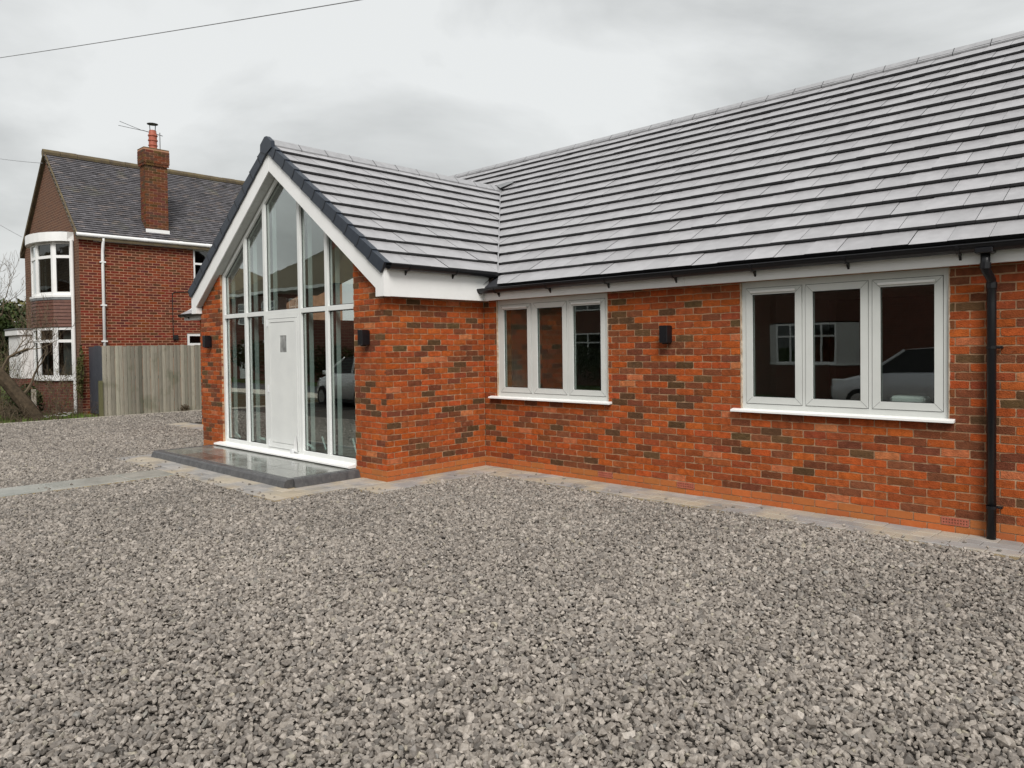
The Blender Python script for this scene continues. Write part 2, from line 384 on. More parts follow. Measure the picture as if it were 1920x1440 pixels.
# ------------------------------------------------------------------ ground and setting
def sheet(name, x0, x1, y0, y1, z, mt, poly=None):
    poly = poly or [(x0, y0), (x1, y0), (x1, y1), (x0, y1)]
    return struct(MB().add([(p[0], p[1], z) for p in poly], [tuple(range(len(poly)))]).build(name, mt))
sheet('ground', -400, 400, -400, 400, -.06, 'lawn')
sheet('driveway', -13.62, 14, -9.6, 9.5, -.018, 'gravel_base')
sheet('garden_bed', -24, -13.70, -9.6, 12, -.02, 'soil')
sheet('road', -60, 60, -15.2, -11.4, -.055, 'asphalt')
for nm, ya, yb in (('pavement', -11.3, -9.75),):
    struct(MB().box(-60, 60, ya, yb, -.30, .03).build(nm, 'concrete'))
edging = struct(MB().box(-13.70, -13.62, -9.6, 9.5, -.2, .022).build('edging', 'concrete'))

# ------------------------------------------------------------------ bungalow
D = 1.70; WX = -5.36; XR = -2.68; TN = .7133; TM = .70
bung = thing('bungalow', 'new red brick bungalow with grey tiled roof and glazed gable porch', 'house', (0, 0, 0))
SOF = lambda x: 4.335-.719*abs(x-XR)          # underside of the raking soffit
wz = lambda x: 2.75+TN*(.16-x) if x > XR else 2.75+TN*(x-(2*XR-.16))
mz = lambda y: 2.55+TM*(y+.16)
YR = 4.36; ZR = mz(YR)

def panel(name, mt, parent, us, zs, holes, P, thick_vec):
    """a wall slab with rectangular openings: grid cells between us and zs, those inside holes left out"""
    us = sorted(set(us)); zs = sorted(set(zs)); ok = {}
    for i in range(len(us)-1):
        for j in range(len(zs)-1):
            cu, cz = (us[i]+us[i+1])/2, (zs[j]+zs[j+1])/2
            ok[i, j] = not any(a < cu < b and c < cz < d for a, b, c, d in holes)
    bm = bmesh.new(); vd = {}
    def vt(i, j, s):
        if (i, j, s) not in vd:
            p = Vector(P(us[i], zs[j])); vd[i, j, s] = bm.verts.new(p+(Vector(thick_vec) if s else Vector()))
        return vd[i, j, s]
    for (i, j), k in ok.items():
        if not k: continue
        bm.faces.new([vt(i, j, 0), vt(i+1, j, 0), vt(i+1, j+1, 0), vt(i, j+1, 0)])
        bm.faces.new([vt(i, j, 1), vt(i, j+1, 1), vt(i+1, j+1, 1), vt(i+1, j, 1)])
        for (di, dj, a, b) in ((-1, 0, (i, j), (i, j+1)), (1, 0, (i+1, j), (i+1, j+1)), (0, -1, (i, j), (i+1, j)), (0, 1, (i, j+1), (i+1, j+1))):
            if not ok.get((i+di, j+dj), False):
                bm.faces.new([vt(*a, 0), vt(*b, 0), vt(*b, 1), vt(*a, 1)])
    bmesh.ops.recalc_face_normals(bm, faces=bm.faces)
    me = bpy.data.meshes.new(name); bm.to_mesh(me); bm.free(); me.materials.append(MAT[mt]); return link(name, me, parent)

MO = .0055   # mortar stands back from the brick faces
W1 = (.256, 2.178, 1.01, 2.335); W2 = (3.93, 5.898, 1.01, 2.335)
XE = 9.0
walls = {}
walls['front'] = panel('front_wall', 'mortar', bung, [0, XE, W1[0], W1[1], W2[0], W2[1]], [-.1, 2.45, W1[2], W1[3], W2[2]], [W1, W2], lambda u, z: (u, MO, z), (0, .28, 0))
walls['side'] = panel('wing_wall', 'mortar', bung, [-D+.1005, .0], [-.1, 2.45], [], lambda u, z: (-MO, u, z), (-.28, 0, 0))
OPL, OPR = -4.60, -.69
pier_r = [(OPR, -.1), (-MO, -.1), (-MO, SOF(0)+.1), (OPR, SOF(OPR)+.1)]
walls['pier_r'] = MB().prism(pier_r, 'y', -D+MO, -D+.10).build('gable_pier', 'mortar', bung)
pier_l = [(WX+MO, -.1), (OPL, -.1), (OPL, SOF(OPL)+.1), (WX+MO, SOF(WX)+.1)]
walls['pier_l'] = MB().prism(pier_l, 'y', -D+MO, -D+.10).build('gable_pier', 'mortar', bung)
walls['far'] = panel('front_wall', 'mortar', bung, [-9.4, WX], [-.1, 2.45], [], lambda u, z: (u, MO, z), (0, .28, 0))
panel('end_wall', 'far_brick', bung, [0.01, 8.7], [-.1, 2.45], [], lambda u, z: (-9.4+MO, u, z), (.2, 0, 0))
panel('end_wall', 'far_brick', bung, [0.01, 8.7], [-.1, 2.45], [], lambda u, z: (XE, u, z), (-.2, 0, 0))
panel('back_wall', 'far_brick', bung, [-9.4, XE], [-.1, 2.45], [], lambda u, z: (u, 8.7, z), (0, -.2, 0))
panel('wing_wall', 'far_brick', bung, [-D+.1, 0], [-.1, 2.45], [], lambda u, z: (WX+MO, u, z), (.28, 0, 0))

items, pit = [], []
AB = [(2.014, 2.229), (3.126, 3.341), (5.855, 6.07)]
ph = .321 % .225
# the air bricks take the place of one brick each: snap them to the bond of course 1
ab_x = []
for a, b in AB:
    k = round(((a+b)/2-(ph+.1125+.1125))/.225); ab_x.append(ph+.1125+.1125+k*.225)
holesF = [(W1[0], W1[1], W1[2]-.02, 2.6), (W2[0], W2[1], W2[2]-.02, 2.6)]+[(x-.1085, x+.1085, .08, .145) for x in ab_x]
brick_wall(items, pit, 'front', (0, 0, 0), (1, 0, 0), (0, -1, 0), 8.0, 32, ph, holesF)
brick_wall(items, pit, 'side', (0, -D+.002, 0), (0, 1, 0), (1, 0, 0), D-.004, 32, .1125, start=True)
brick_wall(items, pit, 'pier_r', (OPR, -D, 0), (1, 0, 0), (0, -1, 0), -OPR-.003, 40, (-OPR) % .225, end=True, top=lambda x: SOF(x+OPR))
brick_wall(items, pit, 'pier_l', (WX, -D, 0), (1, 0, 0), (0, -1, 0), OPL-WX, 40, .1125, top=lambda x: SOF(x+WX))
brick_wall(items, pit, 'far', (-9.4, 0, 0), (1, 0, 0), (0, -1, 0), 2.0, 32, .1)
lay(items, BR, 'brick', 'brick', 'brickwork', walls, bung, 300)
lay(pit, PL, 'plinth_brick', 'plinth_brick', 'plinth_brickwork', walls, bung, 120)
for x in ab_x:      # terracotta air bricks with two rows of slots
    b = MB(); x0, x1, z0, z1 = x-.1075, x+.1075, .080, .145
    b.box(x0, x1, -.004, .03, z0, z0+.012); b.box(x0, x1, -.004, .03, z1-.012, z1); b.box(x0+.012, x1-.012, -.003, .03, .107, .118)
    n = 9
    for i in range(n+1):
        xx = x0+(x1-x0-.012)*i/n; b.box(xx, xx+.012, -.0035, .029, z0+.001, z1-.001)
    ab = b.build('air_brick', 'terracotta', walls['front']); box('slot_back', 'gasket', ab, x0+.005, x1-.005, .03, .035, z0+.004, z1-.004)
# pale mortar beside the windows
for (a, z0, z1) in ((W1[0]-.006, W1[2], 2.33), (W1[1]-.003, W1[2], 2.33), (W2[0]-.006, W2[2], 2.33), (W2[1]-.003, W2[2], 2.33)):
    pts = []; zz = z0; 
    while zz < z1: pts.append(zz); zz += .03
    b = MB(); prev = None; vs = []; fs = []
    for i, q in enumerate(pts):
        w = .009+random.uniform(-.004, .005); vs += [(a, -.002, q), (a+w, -.003, q), (a+w, .03, q), (a, .03, q)]
        if i: k = 4*(i-1); fs += [(k, k+1, k+5, k+4), (k+1, k+2, k+6, k+5), (k+3, k, k+4, k+7)]
    b.add(vs, fs).build('sealant', 'lime_mortar', bung)

# ---- windows
def casement_window(X, sill):
    x0, x1, z0, z1 = X; y = .022
    fr = panel('window', 'agate_upvc', bung, [x0+.004, x1-.004]+sum([[x0+.047+i*(x1-x0-.064)/3-.0, x0+.017+(i+1)*(x1-x0-.064)/3] for i in range(3)], []), [z0, z1, z0+.055, z1-.062],
               [(x0+.047+i*(x1-x0-.064)/3, x0+.017+(i+1)*(x1-x0-.064)/3, z0+.055, z1-.062) for i in range(3)], lambda u, z: (u, y, z), (0, .07, 0))
    for i in range(3):
        a = x0+.047+i*(x1-x0-.064)/3+.005; b = x0+.017+(i+1)*(x1-x0-.064)/3-.005; c, d = z0+.060, z1-.067; w = .068
        sa = panel('sash', 'agate_upvc', fr, [a, b, a+w, b-w], [c, d, c+w, d-w], [(a+w, b-w, c+w, d-w)], lambda u, z: (u, y-.006, z), (0, .06, 0))
        # mitre seams
        box('glass_pane', 'glass', fr, a+w-.004, b-w+.004, y+.018, y+.022, c+w-.004, d-w+.004)
        g = .006
        panel('gasket', 'gasket', fr, [a+w-.001, b-w+.001, a+w+g, b-w-g], [c+w-.001, d-w+.001, c+w+g, d-w-g], [(a+w+g, b-w-g, c+w+g, d-w-g)], lambda u, z: (u, y+.012, z), (0, .004, 0))
        for (p, q) in (((a+.002, c+.002), (a+w, c+w)), ((b-.002, c+.002), (b-w, c+w)), ((a+.002, d-.002), (a+w, d-w)), ((b-.002, d-.002), (b-w, d-w))):
            v = Vector((q[0]-p[0], q[1]-p[1])); nn = Vector((-v.y, v.x)).normalized()*.0011
            MB().prism([(p[0]-nn.x, p[1]-nn.y), (q[0]-nn.x, q[1]-nn.y), (q[0]+nn.x, q[1]+nn.y), (p[0]+nn.x, p[1]+nn.y)], 'y', y-.0066, y-.004).build('mitre_seam', 'tile_edge', fr)
        panel('shadow_gap', 'gasket', fr, [a-.0049, b+.0049, a-.0002, b+.0002], [c-.0049, d+.0049, c-.0002, d+.0002], [(a-.0002, b+.0002, c-.0002, d+.0002)], lambda u, z: (u, y+.012, z), (0, .01, 0))
        if i != 1:
            box('trickle_vent', 'white_upvc', fr, a+.05, b-.06, y-.026, y-.006, d-.050, d-.027, .004)
    b = MB().prism([(-.062, .978), (-.060, 1.000), (.0, 1.012), (.022, 1.012), (.022, .985), (-.045, .978)], 'x', sill[0], sill[1])
    b.build('sill', 'white_upvc', fr, .002)
    return fr
casement_window(W1, (.125, 2.229)); casement_window(W2, (3.832, 5.947))
# roller blind tube / box left behind the second window
box('tool_box', 'white_upvc', None, 5.36, 5.66, .16, .36, 1.0255, 1.185, .02)
tb = bpy.data.objects['tool_box']; tag(tb, 'white box left on the inner sill behind the wide window', 'box')

# ---- rooms behind the glass
room = struct(MB().box(-9.2, XE-.2, .3, 8.5, -.05, .10).build('floor', 'screed'))
struct(MB().box(0.0, XE-.2, .29, 8.5, 2.36, 2.42).build('ceiling', 'plaster'))
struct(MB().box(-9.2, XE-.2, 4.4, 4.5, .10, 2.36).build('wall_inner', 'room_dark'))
struct(MB().box(3.05, 3.15, .29, 4.39, .10, 2.36).build('wall_partition', 'plaster'))
struct(MB().box(-.12, -.02, .29, 4.39, .10, 2.36).build('wall_partition.001', 'plaster'))
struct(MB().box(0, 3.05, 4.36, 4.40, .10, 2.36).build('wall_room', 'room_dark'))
for z in (.97,):
    for X in (W1, W2): box('inner_sill', 'white_upvc', bung, X[0]-.05, X[1]+.05, .14, .42, 1.0, 1.025, .004)
struct(MB().box(-5.05, -.35, -D+.11, .30, -.05, .115).build('floor_porch', 'screed'))

# ---- gable glazing
GY = -1.658
gl = thing('gable_glazing', 'tall pale grey framed glazed screen filling the brick gable', 'window', (XR, GY, .12))
gl.parent = bung; gl.matrix_parent_inverse = Matrix.Identity(4)
for k in ('label', 'category'):
    if k in gl: del gl[k]
gl['label'] = 'pale grey framed glazed gable screen with five bays'
FX = [OPL+.02, -3.795, -3.155, -2.126, -1.41, OPR-.01]     # member centre lines
ZB, ZT = .150, 2.255
hw = .036
TOP = lambda x: SOF(x)-.015
def member(poly, name='mullion', y0=GY, y1=GY+.085): return MB().prism(poly, 'y', y0, y1).build(name, 'pale_frame', gl, .003)
for i, x in enumerate(FX):
    h = hw if i not in (0, 5) else .048
    ztop = [(x+h, TOP(x+h)), (x-h, TOP(x-h))]
    if i in (2, 3): pass
    member([(x-h, ZB), (x+h, ZB)]+ztop)
    # pale lined posts behind the members and their dark gasket faces
    MB().prism([(x-.042, ZB), (x+.042, ZB), (x+.042, TOP(x+.042)-.03), (x-.042, TOP(x-.042)-.03)], 'y', GY+.13, GY+.195).build('inner_post', 'post_white', gl)
    MB().prism([(x-h+.002, ZB), (x+h-.002, ZB), (x+h-.002, TOP(x+h)-.02), (x-h+.002, TOP(x-h)-.02)], 'y', GY+.0855, GY+.1295).build('thermal_break', 'gasket', gl)
for a, b in ((0, 1), (1, 2), (2, 3), (3, 4), (4, 5)):
    xa = FX[a]+(hw if a else .048); xb = FX[b]-(hw if b < 5 else .048)
    member([(xa, ZT-.034), (xb, ZT-.034), (xb, ZT+.034), (xa, ZT+.034)], 'transom', GY+.001)
    if a != 2: member([(xa, ZB), (xb, ZB), (xb, ZB+.075), (xa, ZB+.075)], 'bottom_rail', GY+.001)
    # raking head members
    pts = [xa, xb] if not (xa < XR < xb) else [xa, XR, xb]
    lower = [(x, TOP(x)-.075) for x in pts]; upper = [(x, TOP(x)) for x in pts[::-1]]
    member(lower+upper, 'raking_head', GY+.001)
    # panes
    gy = GY+.04
    def pane(poly, inset):
        MB().prism(poly, 'y', gy, gy+.005).build('glass_pane', 'glass_gable', gl)
        cx = sum(p[0] for p in poly)/len(poly); cz = sum(p[1] for p in poly)/len(poly)
        n = len(poly); ins = []
        for i in range(n):       # inset outline
            p0, p1, p2 = Vector(poly[i-1]), Vector(poly[i]), Vector(poly[(i+1) % n])
            e1 = (p1-p0).normalized(); e2 = (p2-p1).normalized(); n1 = Vector((-e1.y, e1.x)); n2 = Vector((-e2.y, e2.x)); bis = n1+n2
            ins.append(p1+bis*(inset/max(.2, bis.dot(n1))))
        vs = [(p[0], gy-.004, p[1]) for p in poly]+[(p[0], gy-.004, p[1]) for p in ins]
        MB().add(vs, [(i, (i+1) % n, n+(i+1) % n, n+i) for i in range(n)]).build('gasket', 'gasket', gl)
    pane([(x, z) for x, z in ([(xa, ZT+.034), (xb, ZT+.034)]+[(p[0], p[1]) for p in lower[::-1]])], .012)
    if a != 2: pane([(xa, ZB+.075), (xb, ZB+.075), (xb, ZT-.034), (xa, ZT-.034)], .012)
# sill of the screen
MB().prism([(-1.815, .128), (-1.812, .150), (-1.70, .168), (GY+.01, .168), (GY+.01, .118), (-1.79, .120)], 'x', OPL-.10, OPR-.02).build('sill', 'white_upvc', gl, .002)
box('sill_riser', 'white_upvc', gl, OPL+.01, OPR-.01, -1.69, GY+.05, .05, .118)
# tape strips on the panes
for x, z, t in ((-1.62, .37, .5), (-.86, .40, .45), (-4.25, .30, 1.2), (-3.42, .30, 1.5), (-1.98, .30, 1.3)):
    v = Vector((math.sin(t), -math.cos(t)))*.10; n = Vector((v.y, -v.x)).normalized()*.018; c = Vector((x, z))
    MB().prism([tuple(c+v-n), tuple(c+v+n), tuple(c-v+n), tuple(c-v-n)], 'y', GY+.052, GY+.056).build('tape', 'tape', gl)
# ---- front door
dx0, dx1, dz0, dz1 = FX[2]+hw, FX[3]-hw, ZB+.018, ZT-.034
door = panel('front_door', 'pale_frame', bung, [dx0, dx1, dx0+.055, dx1-.035], [dz0, dz1, dz0+.035, dz1-.055], [(dx0+.055, dx1-.035, dz0+.035, dz1-.055)], lambda u, z: (u, GY-.004, z), (0, .07, 0))
la, lb, lc, ld = dx0+.062, dx1-.042, dz0+.042, dz1-.062
panel('leaf_frame', 'pale_frame', door, [la, lb, la+.07, lb-.06], [lc, ld, lc+.075, ld-.05], [(la+.07, lb-.06, lc+.075, ld-.05)], lambda u, z: (u, GY-.014, z), (0, .06, 0))
pa, pb, pc, pd = la+.076, lb-.064, lc+.081, ld-.056
sq = (-2.70, -2.50, 1.655, 1.905)
panel('door_panel', 'pale_frame', door, [pa, pb, sq[0], sq[1]], [pc, pd, sq[2], sq[3]], [sq], lambda u, z: (u, GY-.009, z), (0, .04, 0))
box('spy_pane', 'film', door, sq[0], sq[1], GY-.002, GY+.01, sq[2], sq[3])
panel('rebate', 'gasket', door, [dx0+.056, dx1-.036, la-.001, lb+.001], [dz0+.036, dz1-.056, lc-.001, ld+.001], [(la-.001, lb+.001, lc-.001, ld+.001)], lambda u, z: (u, GY+.02, z), (0, .01, 0))
panel('panel_groove', 'gasket', door, [la+.071, lb-.061, pa-.0005, pb+.0005], [lc+.076, ld-.051, pc-.0005, pd+.0005], [(pa-.0005, pb+.0005, pc-.0005, pd+.0005)], lambda u, z: (u, GY+.012, z), (0, .01, 0))
for z in (dz0+.10, 1.1, dz1-.12):
    h = MB().tube([(la+.005, GY-.022, z-.05), (la+.005, GY-.022, z+.05)], .011, 10).build('hinge', 'galv', door)
MB().add([(-2.33, GY-.02, .20), (-2.20, GY-.03, .19), (-2.18, GY-.05, .36), (-2.24, GY-.03, .46), (-2.31, GY-.02, .33)], [(0, 1, 2, 3, 4)]).build('film_flap', 'white_upvc', door)
box('door_stop', 'galv', door, -2.36, -2.31, GY-.06, GY-.016, .165, .235, .005)

# ---- barge boards, raking soffit, fascias
FY = -1.80
barge = []
for s in (1, -1):
    X = lambda x: x if s > 0 else 2*XR-x
    poly = [(-.05, 2.335), (.126, 2.335), (.126, 2.66), (XR, wz(XR)-.10), (XR, SOF(XR)), (-.05, SOF(-.05))]
    MB().prism([(X(a), b) for a, b in poly], 'y', FY, FY+.02).build('barge_board', 'white_upvc', bung, .002)
    # raking soffit made of narrow boards running out from the wall
    n = 26; L0, L1 = -.05, XR
    for i in range(n):
        xa = L0+(L1-L0)*i/n; xb = L0+(L1-L0)*(i+1)/n-(-.004 if L1 < L0 else .004)
        q = [(X(xa), SOF(xa)), (X(xb), SOF(xb)), (X(xb), SOF(xb)+.012), (X(xa), SOF(xa)+.012)]
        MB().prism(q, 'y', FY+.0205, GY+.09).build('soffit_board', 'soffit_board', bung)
    q = [(X(L0), SOF(L0)+.0125), (X(L1), SOF(L1)+.0125), (X(L1), SOF(L1)+.03), (X(L0), SOF(L0)+.03)]
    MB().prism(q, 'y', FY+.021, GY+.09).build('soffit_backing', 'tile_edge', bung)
    box('box_return', 'white_upvc', bung, min(X(-.05), X(-.03)), max(X(-.05), X(-.03)), FY+.0205, -D-.001, 2.336, SOF(-.04))
    box('wing_fascia', 'white_upvc', bung, min(X(.106), X(.126)), max(X(.106), X(.126)), FY+.0205, -.02, 2.335, 2.70, .002)
    box('wing_soffit', 'white_upvc', bung, min(X(0.002), X(.105)), max(X(.002), X(.105)), FY+.021, -.02, 2.340, 2.352)
    box('corner_trim', 'white_upvc', bung, min(X(.1265), X(.130)), max(X(.1265), X(.130)), FY, FY+.09, 2.333, 2.655)
box('main_fascia', 'white_upvc', bung, .126, 3.32, -.120, -.100, 2.335, 2.53, .002)
box('main_fascia', 'white_upvc', bung, 3.323, XE+.3, -.120, -.100, 2.335, 2.53, .002)
box('main_soffit', 'white_upvc', bung, .126, XE+.3, -.0995, .0, 2.342, 2.352)
box('main_fascia', 'white_upvc', bung, -9.95, 2*XR-.13, -.120, -.100, 2.40, 2.56, .002)
box('main_soffit', 'white_upvc', bung, -9.95, 2*XR-.13, -.0995, .0, 2.402, 2.412)
MB().prism([(-.0985, 2.405), (.28, 2.405), (.28, 2.87), (-.0985, 2.58)], 'x', -9.95, -9.93).build('box_end', 'white_upvc', bung)

# ---- roof decks
def deck(name, P, parent=bung, mt='tile_edge', t=.04):
    n = len(P); vs = list(P)+[(p[0], p[1], p[2]-t) for p in P]
    return MB().add(vs, [tuple(range(n)), tuple(range(n, 2*n))[::-1]]+[(i, n+i, n+(i+1) % n, (i+1) % n) for i in range(n)]).build(name, mt, parent)
TD = .045    # tiles stand on the deck
YJ = (wz(XR)-2.55)/TM-.16          # where the wing ridge meets the main slope
yv = lambda x: (wz(x)-2.55)/TM-.16  # valley line in plan
roof_front = deck('main_roof', [(.16, -.13, mz(-.13)-TD), (XE+.4, -.13, mz(-.13)-TD), (XE+.4, YR, ZR-TD), (-10, YR, ZR-TD), (-10, -.13, mz(-.13)-TD), (2*XR-.16, -.13, mz(-.13)-TD), (2*XR-.16, yv(.16), mz(yv(.16))-TD), (XR, YJ, mz(YJ)-TD), (.16, yv(.16), mz(yv(.16))-TD)])
deck('back_roof', [(XE+.4, YR, ZR-.02), (XE+.4, 8.9, 2.5), (-10, 8.9, 2.5), (-10, YR, ZR-.02)], mt='ridge_tile')
VY0 = FY-.005
roof_r = deck('wing_roof', [(.14, VY0, wz(.14)-TD), (.14, yv(.14), wz(.14)-TD), (XR, YJ, wz(XR)-TD), (XR, VY0, wz(XR)-TD)])
roof_l = deck('wing_roof', [(2*XR-.14, VY0, wz(.14)-TD), (XR, VY0, wz(XR)-TD), (XR, YJ, wz(XR)-TD), (2*XR-.14, yv(.14), wz(.14)-TD)])
roofs = {'m': roof_front, 'r': roof_r, 'l': roof_l}

# plaster lining under the wing rafters
for s_ in (1, -1):
    X = lambda x: x if s_ > 0 else 2*XR-x
    MB().add([(X(-.30), GY+.30, SOF(-.30)+.10), (X(-.30), .4, SOF(-.30)+.10), (XR, 3.0, SOF(XR)+.10), (XR, GY+.30, SOF(XR)+.10)], [(0, 1, 2, 3)]).build('vault_lining', 'plaster', bung)
# ---- roof tiles
TW, GA = .31, .319
def tile_geo(w, g, j=0.):
    # local x across, y DOWN the slope is -y ... local: x across, y up the slope, z off the roof; butt at y=0
    h0 = .040+j; h1 = .010+j; b = .006
    poly = [(-w/2, 0), (w/2, 0), (w/2, g), (-w/2, g)]
    return poly, h0, h1
def tile_mesh_from_poly(poly, g, j):
    """slab over a polygon in (x,y): the top falls from the butt (y=0) to the head (y=g); underside and butt carry the painted shade"""
    h = lambda y: .050+j-(.040)*(y/g)  # butt made thicker than a real tile, to take in the course shadow
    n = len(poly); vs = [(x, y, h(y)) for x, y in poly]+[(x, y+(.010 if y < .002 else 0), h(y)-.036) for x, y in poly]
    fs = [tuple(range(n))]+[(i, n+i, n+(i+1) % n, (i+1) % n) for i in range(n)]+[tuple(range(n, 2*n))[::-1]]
    return vs, fs
TP = Pool(); EDGE = (.018, .018, .020); TOP_SHEEN = .36  # sky sheen painted into the pale tops, course shadow into the near-black butts
for i in range(20):
    c = TOP_SHEEN*rng.normal(1, .05); tint = (c, c*.985, c*1.015)
    j = rng.uniform(-.0035, .0035)
    vs, fs = tile_mesh_from_poly([(-TW/2+.0018, 0), (TW/2-.0018, 0), (TW/2-.0018, GA+.01), (-TW/2+.0018, GA+.01)], GA, j)
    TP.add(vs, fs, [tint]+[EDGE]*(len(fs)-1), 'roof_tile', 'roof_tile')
def clip(poly, a, b, c):      # keep a*x+b*y+c >= 0
    out = []
    for i in range(len(poly)):
        p, q = poly[i], poly[(i+1) % len(poly)]; fp = a*p[0]+b*p[1]+c; fq = a*q[0]+b*q[1]+c
        if fp >= 0: out.append(p)
        if (fp >= 0) != (fq >= 0):
            t = fp/(fp-fq); out.append((p[0]+(q[0]-p[0])*t, p[1]+(q[1]-p[1])*t))
    return out
titems = []
def tile_slope(key, o, u, up, nrm, u0, u1, length, lines, phase=0.):
    """o: point on the eave; u across, up the slope, nrm out of the roof; lines(u,v) -> list of half planes or None"""
    n = int(math.ceil(length/GA))
    for r in range(n):
        v0 = r*GA; x = u0-TW+(phase+(TW/2 if r % 2 else 0)) % TW
        while x < u1:
            a, b = max(x, u0), min(x+TW, u1)
            x += TW
            if b-a < .03: continue
            poly = [(a+.0018, v0), (b-.0018, v0), (b-.0018, min(v0+GA+.01, length)), (a+.0018, min(v0+GA+.01, length))]
            if poly[2][1]-poly[0][1] < .04: continue
            full = abs(b-a-TW) < 1e-6 and v0+GA+.01 <= length; cut = False
            for (la_, lb_, lc_) in lines((a+b)/2, v0):
                p2 = clip(poly, la_, lb_, lc_)
                if len(p2) < 3: poly = []; break
                if len(p2) != len(poly) or any(abs(p2[i][0]-poly[i][0])+abs(p2[i][1]-poly[i][1]) > 1e-9 for i in range(len(poly))): cut = True
                poly = p2
            if not poly: continue
            M = Matrix.Identity(4); cx = (a+b)/2
            O = Vector(o)+Vector(u)*cx+Vector(up)*v0
            for i in range(3): M[i][0] = u[i]; M[i][1] = up[i]; M[i][2] = nrm[i]; M[i][3] = O[i]
            if full and not cut: k = random.randrange(20)
            else:
                area = sum(poly[i][0]*poly[(i+1) % len(poly)][1]-poly[(i+1) % len(poly)][0]*poly[i][1] for i in range(len(poly)))/2
                if abs(area) < .002: continue
                c = TOP_SHEEN*random.gauss(1, .05)
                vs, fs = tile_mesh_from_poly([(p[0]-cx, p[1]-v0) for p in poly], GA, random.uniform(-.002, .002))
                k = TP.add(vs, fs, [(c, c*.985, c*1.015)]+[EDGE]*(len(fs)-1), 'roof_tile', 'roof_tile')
            titems.append((k, M, key))
cm, sm = 1/math.hypot(1, TM), TM/math.hypot(1, TM)
cw, sw = 1/math.hypot(1, TN), TN/math.hypot(1, TN)
# main front slope: u = x, v along slope; base plane lies TD below the nominal surface
v_of_y = lambda y: (y+.16)/cm
vj = v_of_y(YJ)
def main_lines(u, v):
    if v >= vj-.02: return []
    # valley line in (x, v)
    xa, va, xb, vb = .16, v_of_y(yv(.16)), XR, vj
    g = .018
    if u > XR:
        dx, dv = xb-xa, vb-va; L = math.hypot(dx, dv)      # keep right side
        return [(dv/L, -dx/L, -(dv*xa-dx*va)/L-g)] if v+GA > va-.3 or True else []
    xa2, xb2 = 2*XR-.16, XR; dx, dv = xb2-xa2, vb-va; L = math.hypot(dx, dv)
    return [(-dv/L, dx/L, (dv*xa2-dx*va)/L-g)]
def fix_sign(lines, inside):
    return lambda u, v: [(a, b, c) if a*inside(u)[0]+b*inside(u)[1]+c > 0 else (-a, -b, -c-2*.018) for a, b, c in lines(u, v)]
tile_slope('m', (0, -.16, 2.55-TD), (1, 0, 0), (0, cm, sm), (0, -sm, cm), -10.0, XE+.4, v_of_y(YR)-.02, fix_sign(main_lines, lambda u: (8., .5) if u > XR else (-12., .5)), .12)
v_of_x = lambda x: (.16-x)/cw
def wing_lines(sgn):
    # right slope: u runs +y ; valley: from (yv(.16), 0) to (YJ, v_of_x(XR))
    ua, va, ub, vb = yv(.16), 0., YJ, v_of_x(XR); du, dv = ub-ua, vb-va; L = math.hypot(du, dv); g = .018
    a, b, c = dv/L, -du/L, -(dv*ua-du*va)/L
    if a*(-1.)+b*1.+c < 0: a, b, c = -a, -b, -c
    return lambda u, v: [(a, b, c-g)]
# right wing slope: across axis = +y, up = (-cw,0,sw), normal = (sw,0,cw)
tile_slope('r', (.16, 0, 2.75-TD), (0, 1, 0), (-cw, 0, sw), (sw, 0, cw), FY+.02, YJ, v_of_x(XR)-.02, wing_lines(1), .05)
# left wing slope (mirror): across axis = -y so that the frame stays right handed
o_l = (2*XR-.16, 0, 2.75-TD)
fl = wing_lines(1)
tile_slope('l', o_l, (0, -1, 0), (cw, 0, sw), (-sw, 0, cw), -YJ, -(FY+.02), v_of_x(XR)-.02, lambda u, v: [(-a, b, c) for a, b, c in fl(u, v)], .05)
# lay() judges facing by local -y; here use the out-of-roof normal instead
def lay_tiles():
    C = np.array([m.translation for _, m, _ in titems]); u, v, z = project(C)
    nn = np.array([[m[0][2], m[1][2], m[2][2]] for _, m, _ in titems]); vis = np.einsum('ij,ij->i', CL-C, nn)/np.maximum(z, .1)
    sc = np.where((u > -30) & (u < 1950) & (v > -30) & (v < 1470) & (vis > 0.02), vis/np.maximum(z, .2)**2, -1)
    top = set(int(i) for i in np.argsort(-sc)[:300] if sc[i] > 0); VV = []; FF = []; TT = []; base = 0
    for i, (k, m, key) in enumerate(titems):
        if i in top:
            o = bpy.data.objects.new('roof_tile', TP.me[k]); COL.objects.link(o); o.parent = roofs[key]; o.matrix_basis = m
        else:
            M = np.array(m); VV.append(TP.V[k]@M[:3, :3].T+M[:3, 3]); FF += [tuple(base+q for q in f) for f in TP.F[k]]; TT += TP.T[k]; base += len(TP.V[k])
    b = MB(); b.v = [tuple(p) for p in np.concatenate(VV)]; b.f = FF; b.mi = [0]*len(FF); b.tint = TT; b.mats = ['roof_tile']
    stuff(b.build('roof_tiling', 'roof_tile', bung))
lay_tiles()

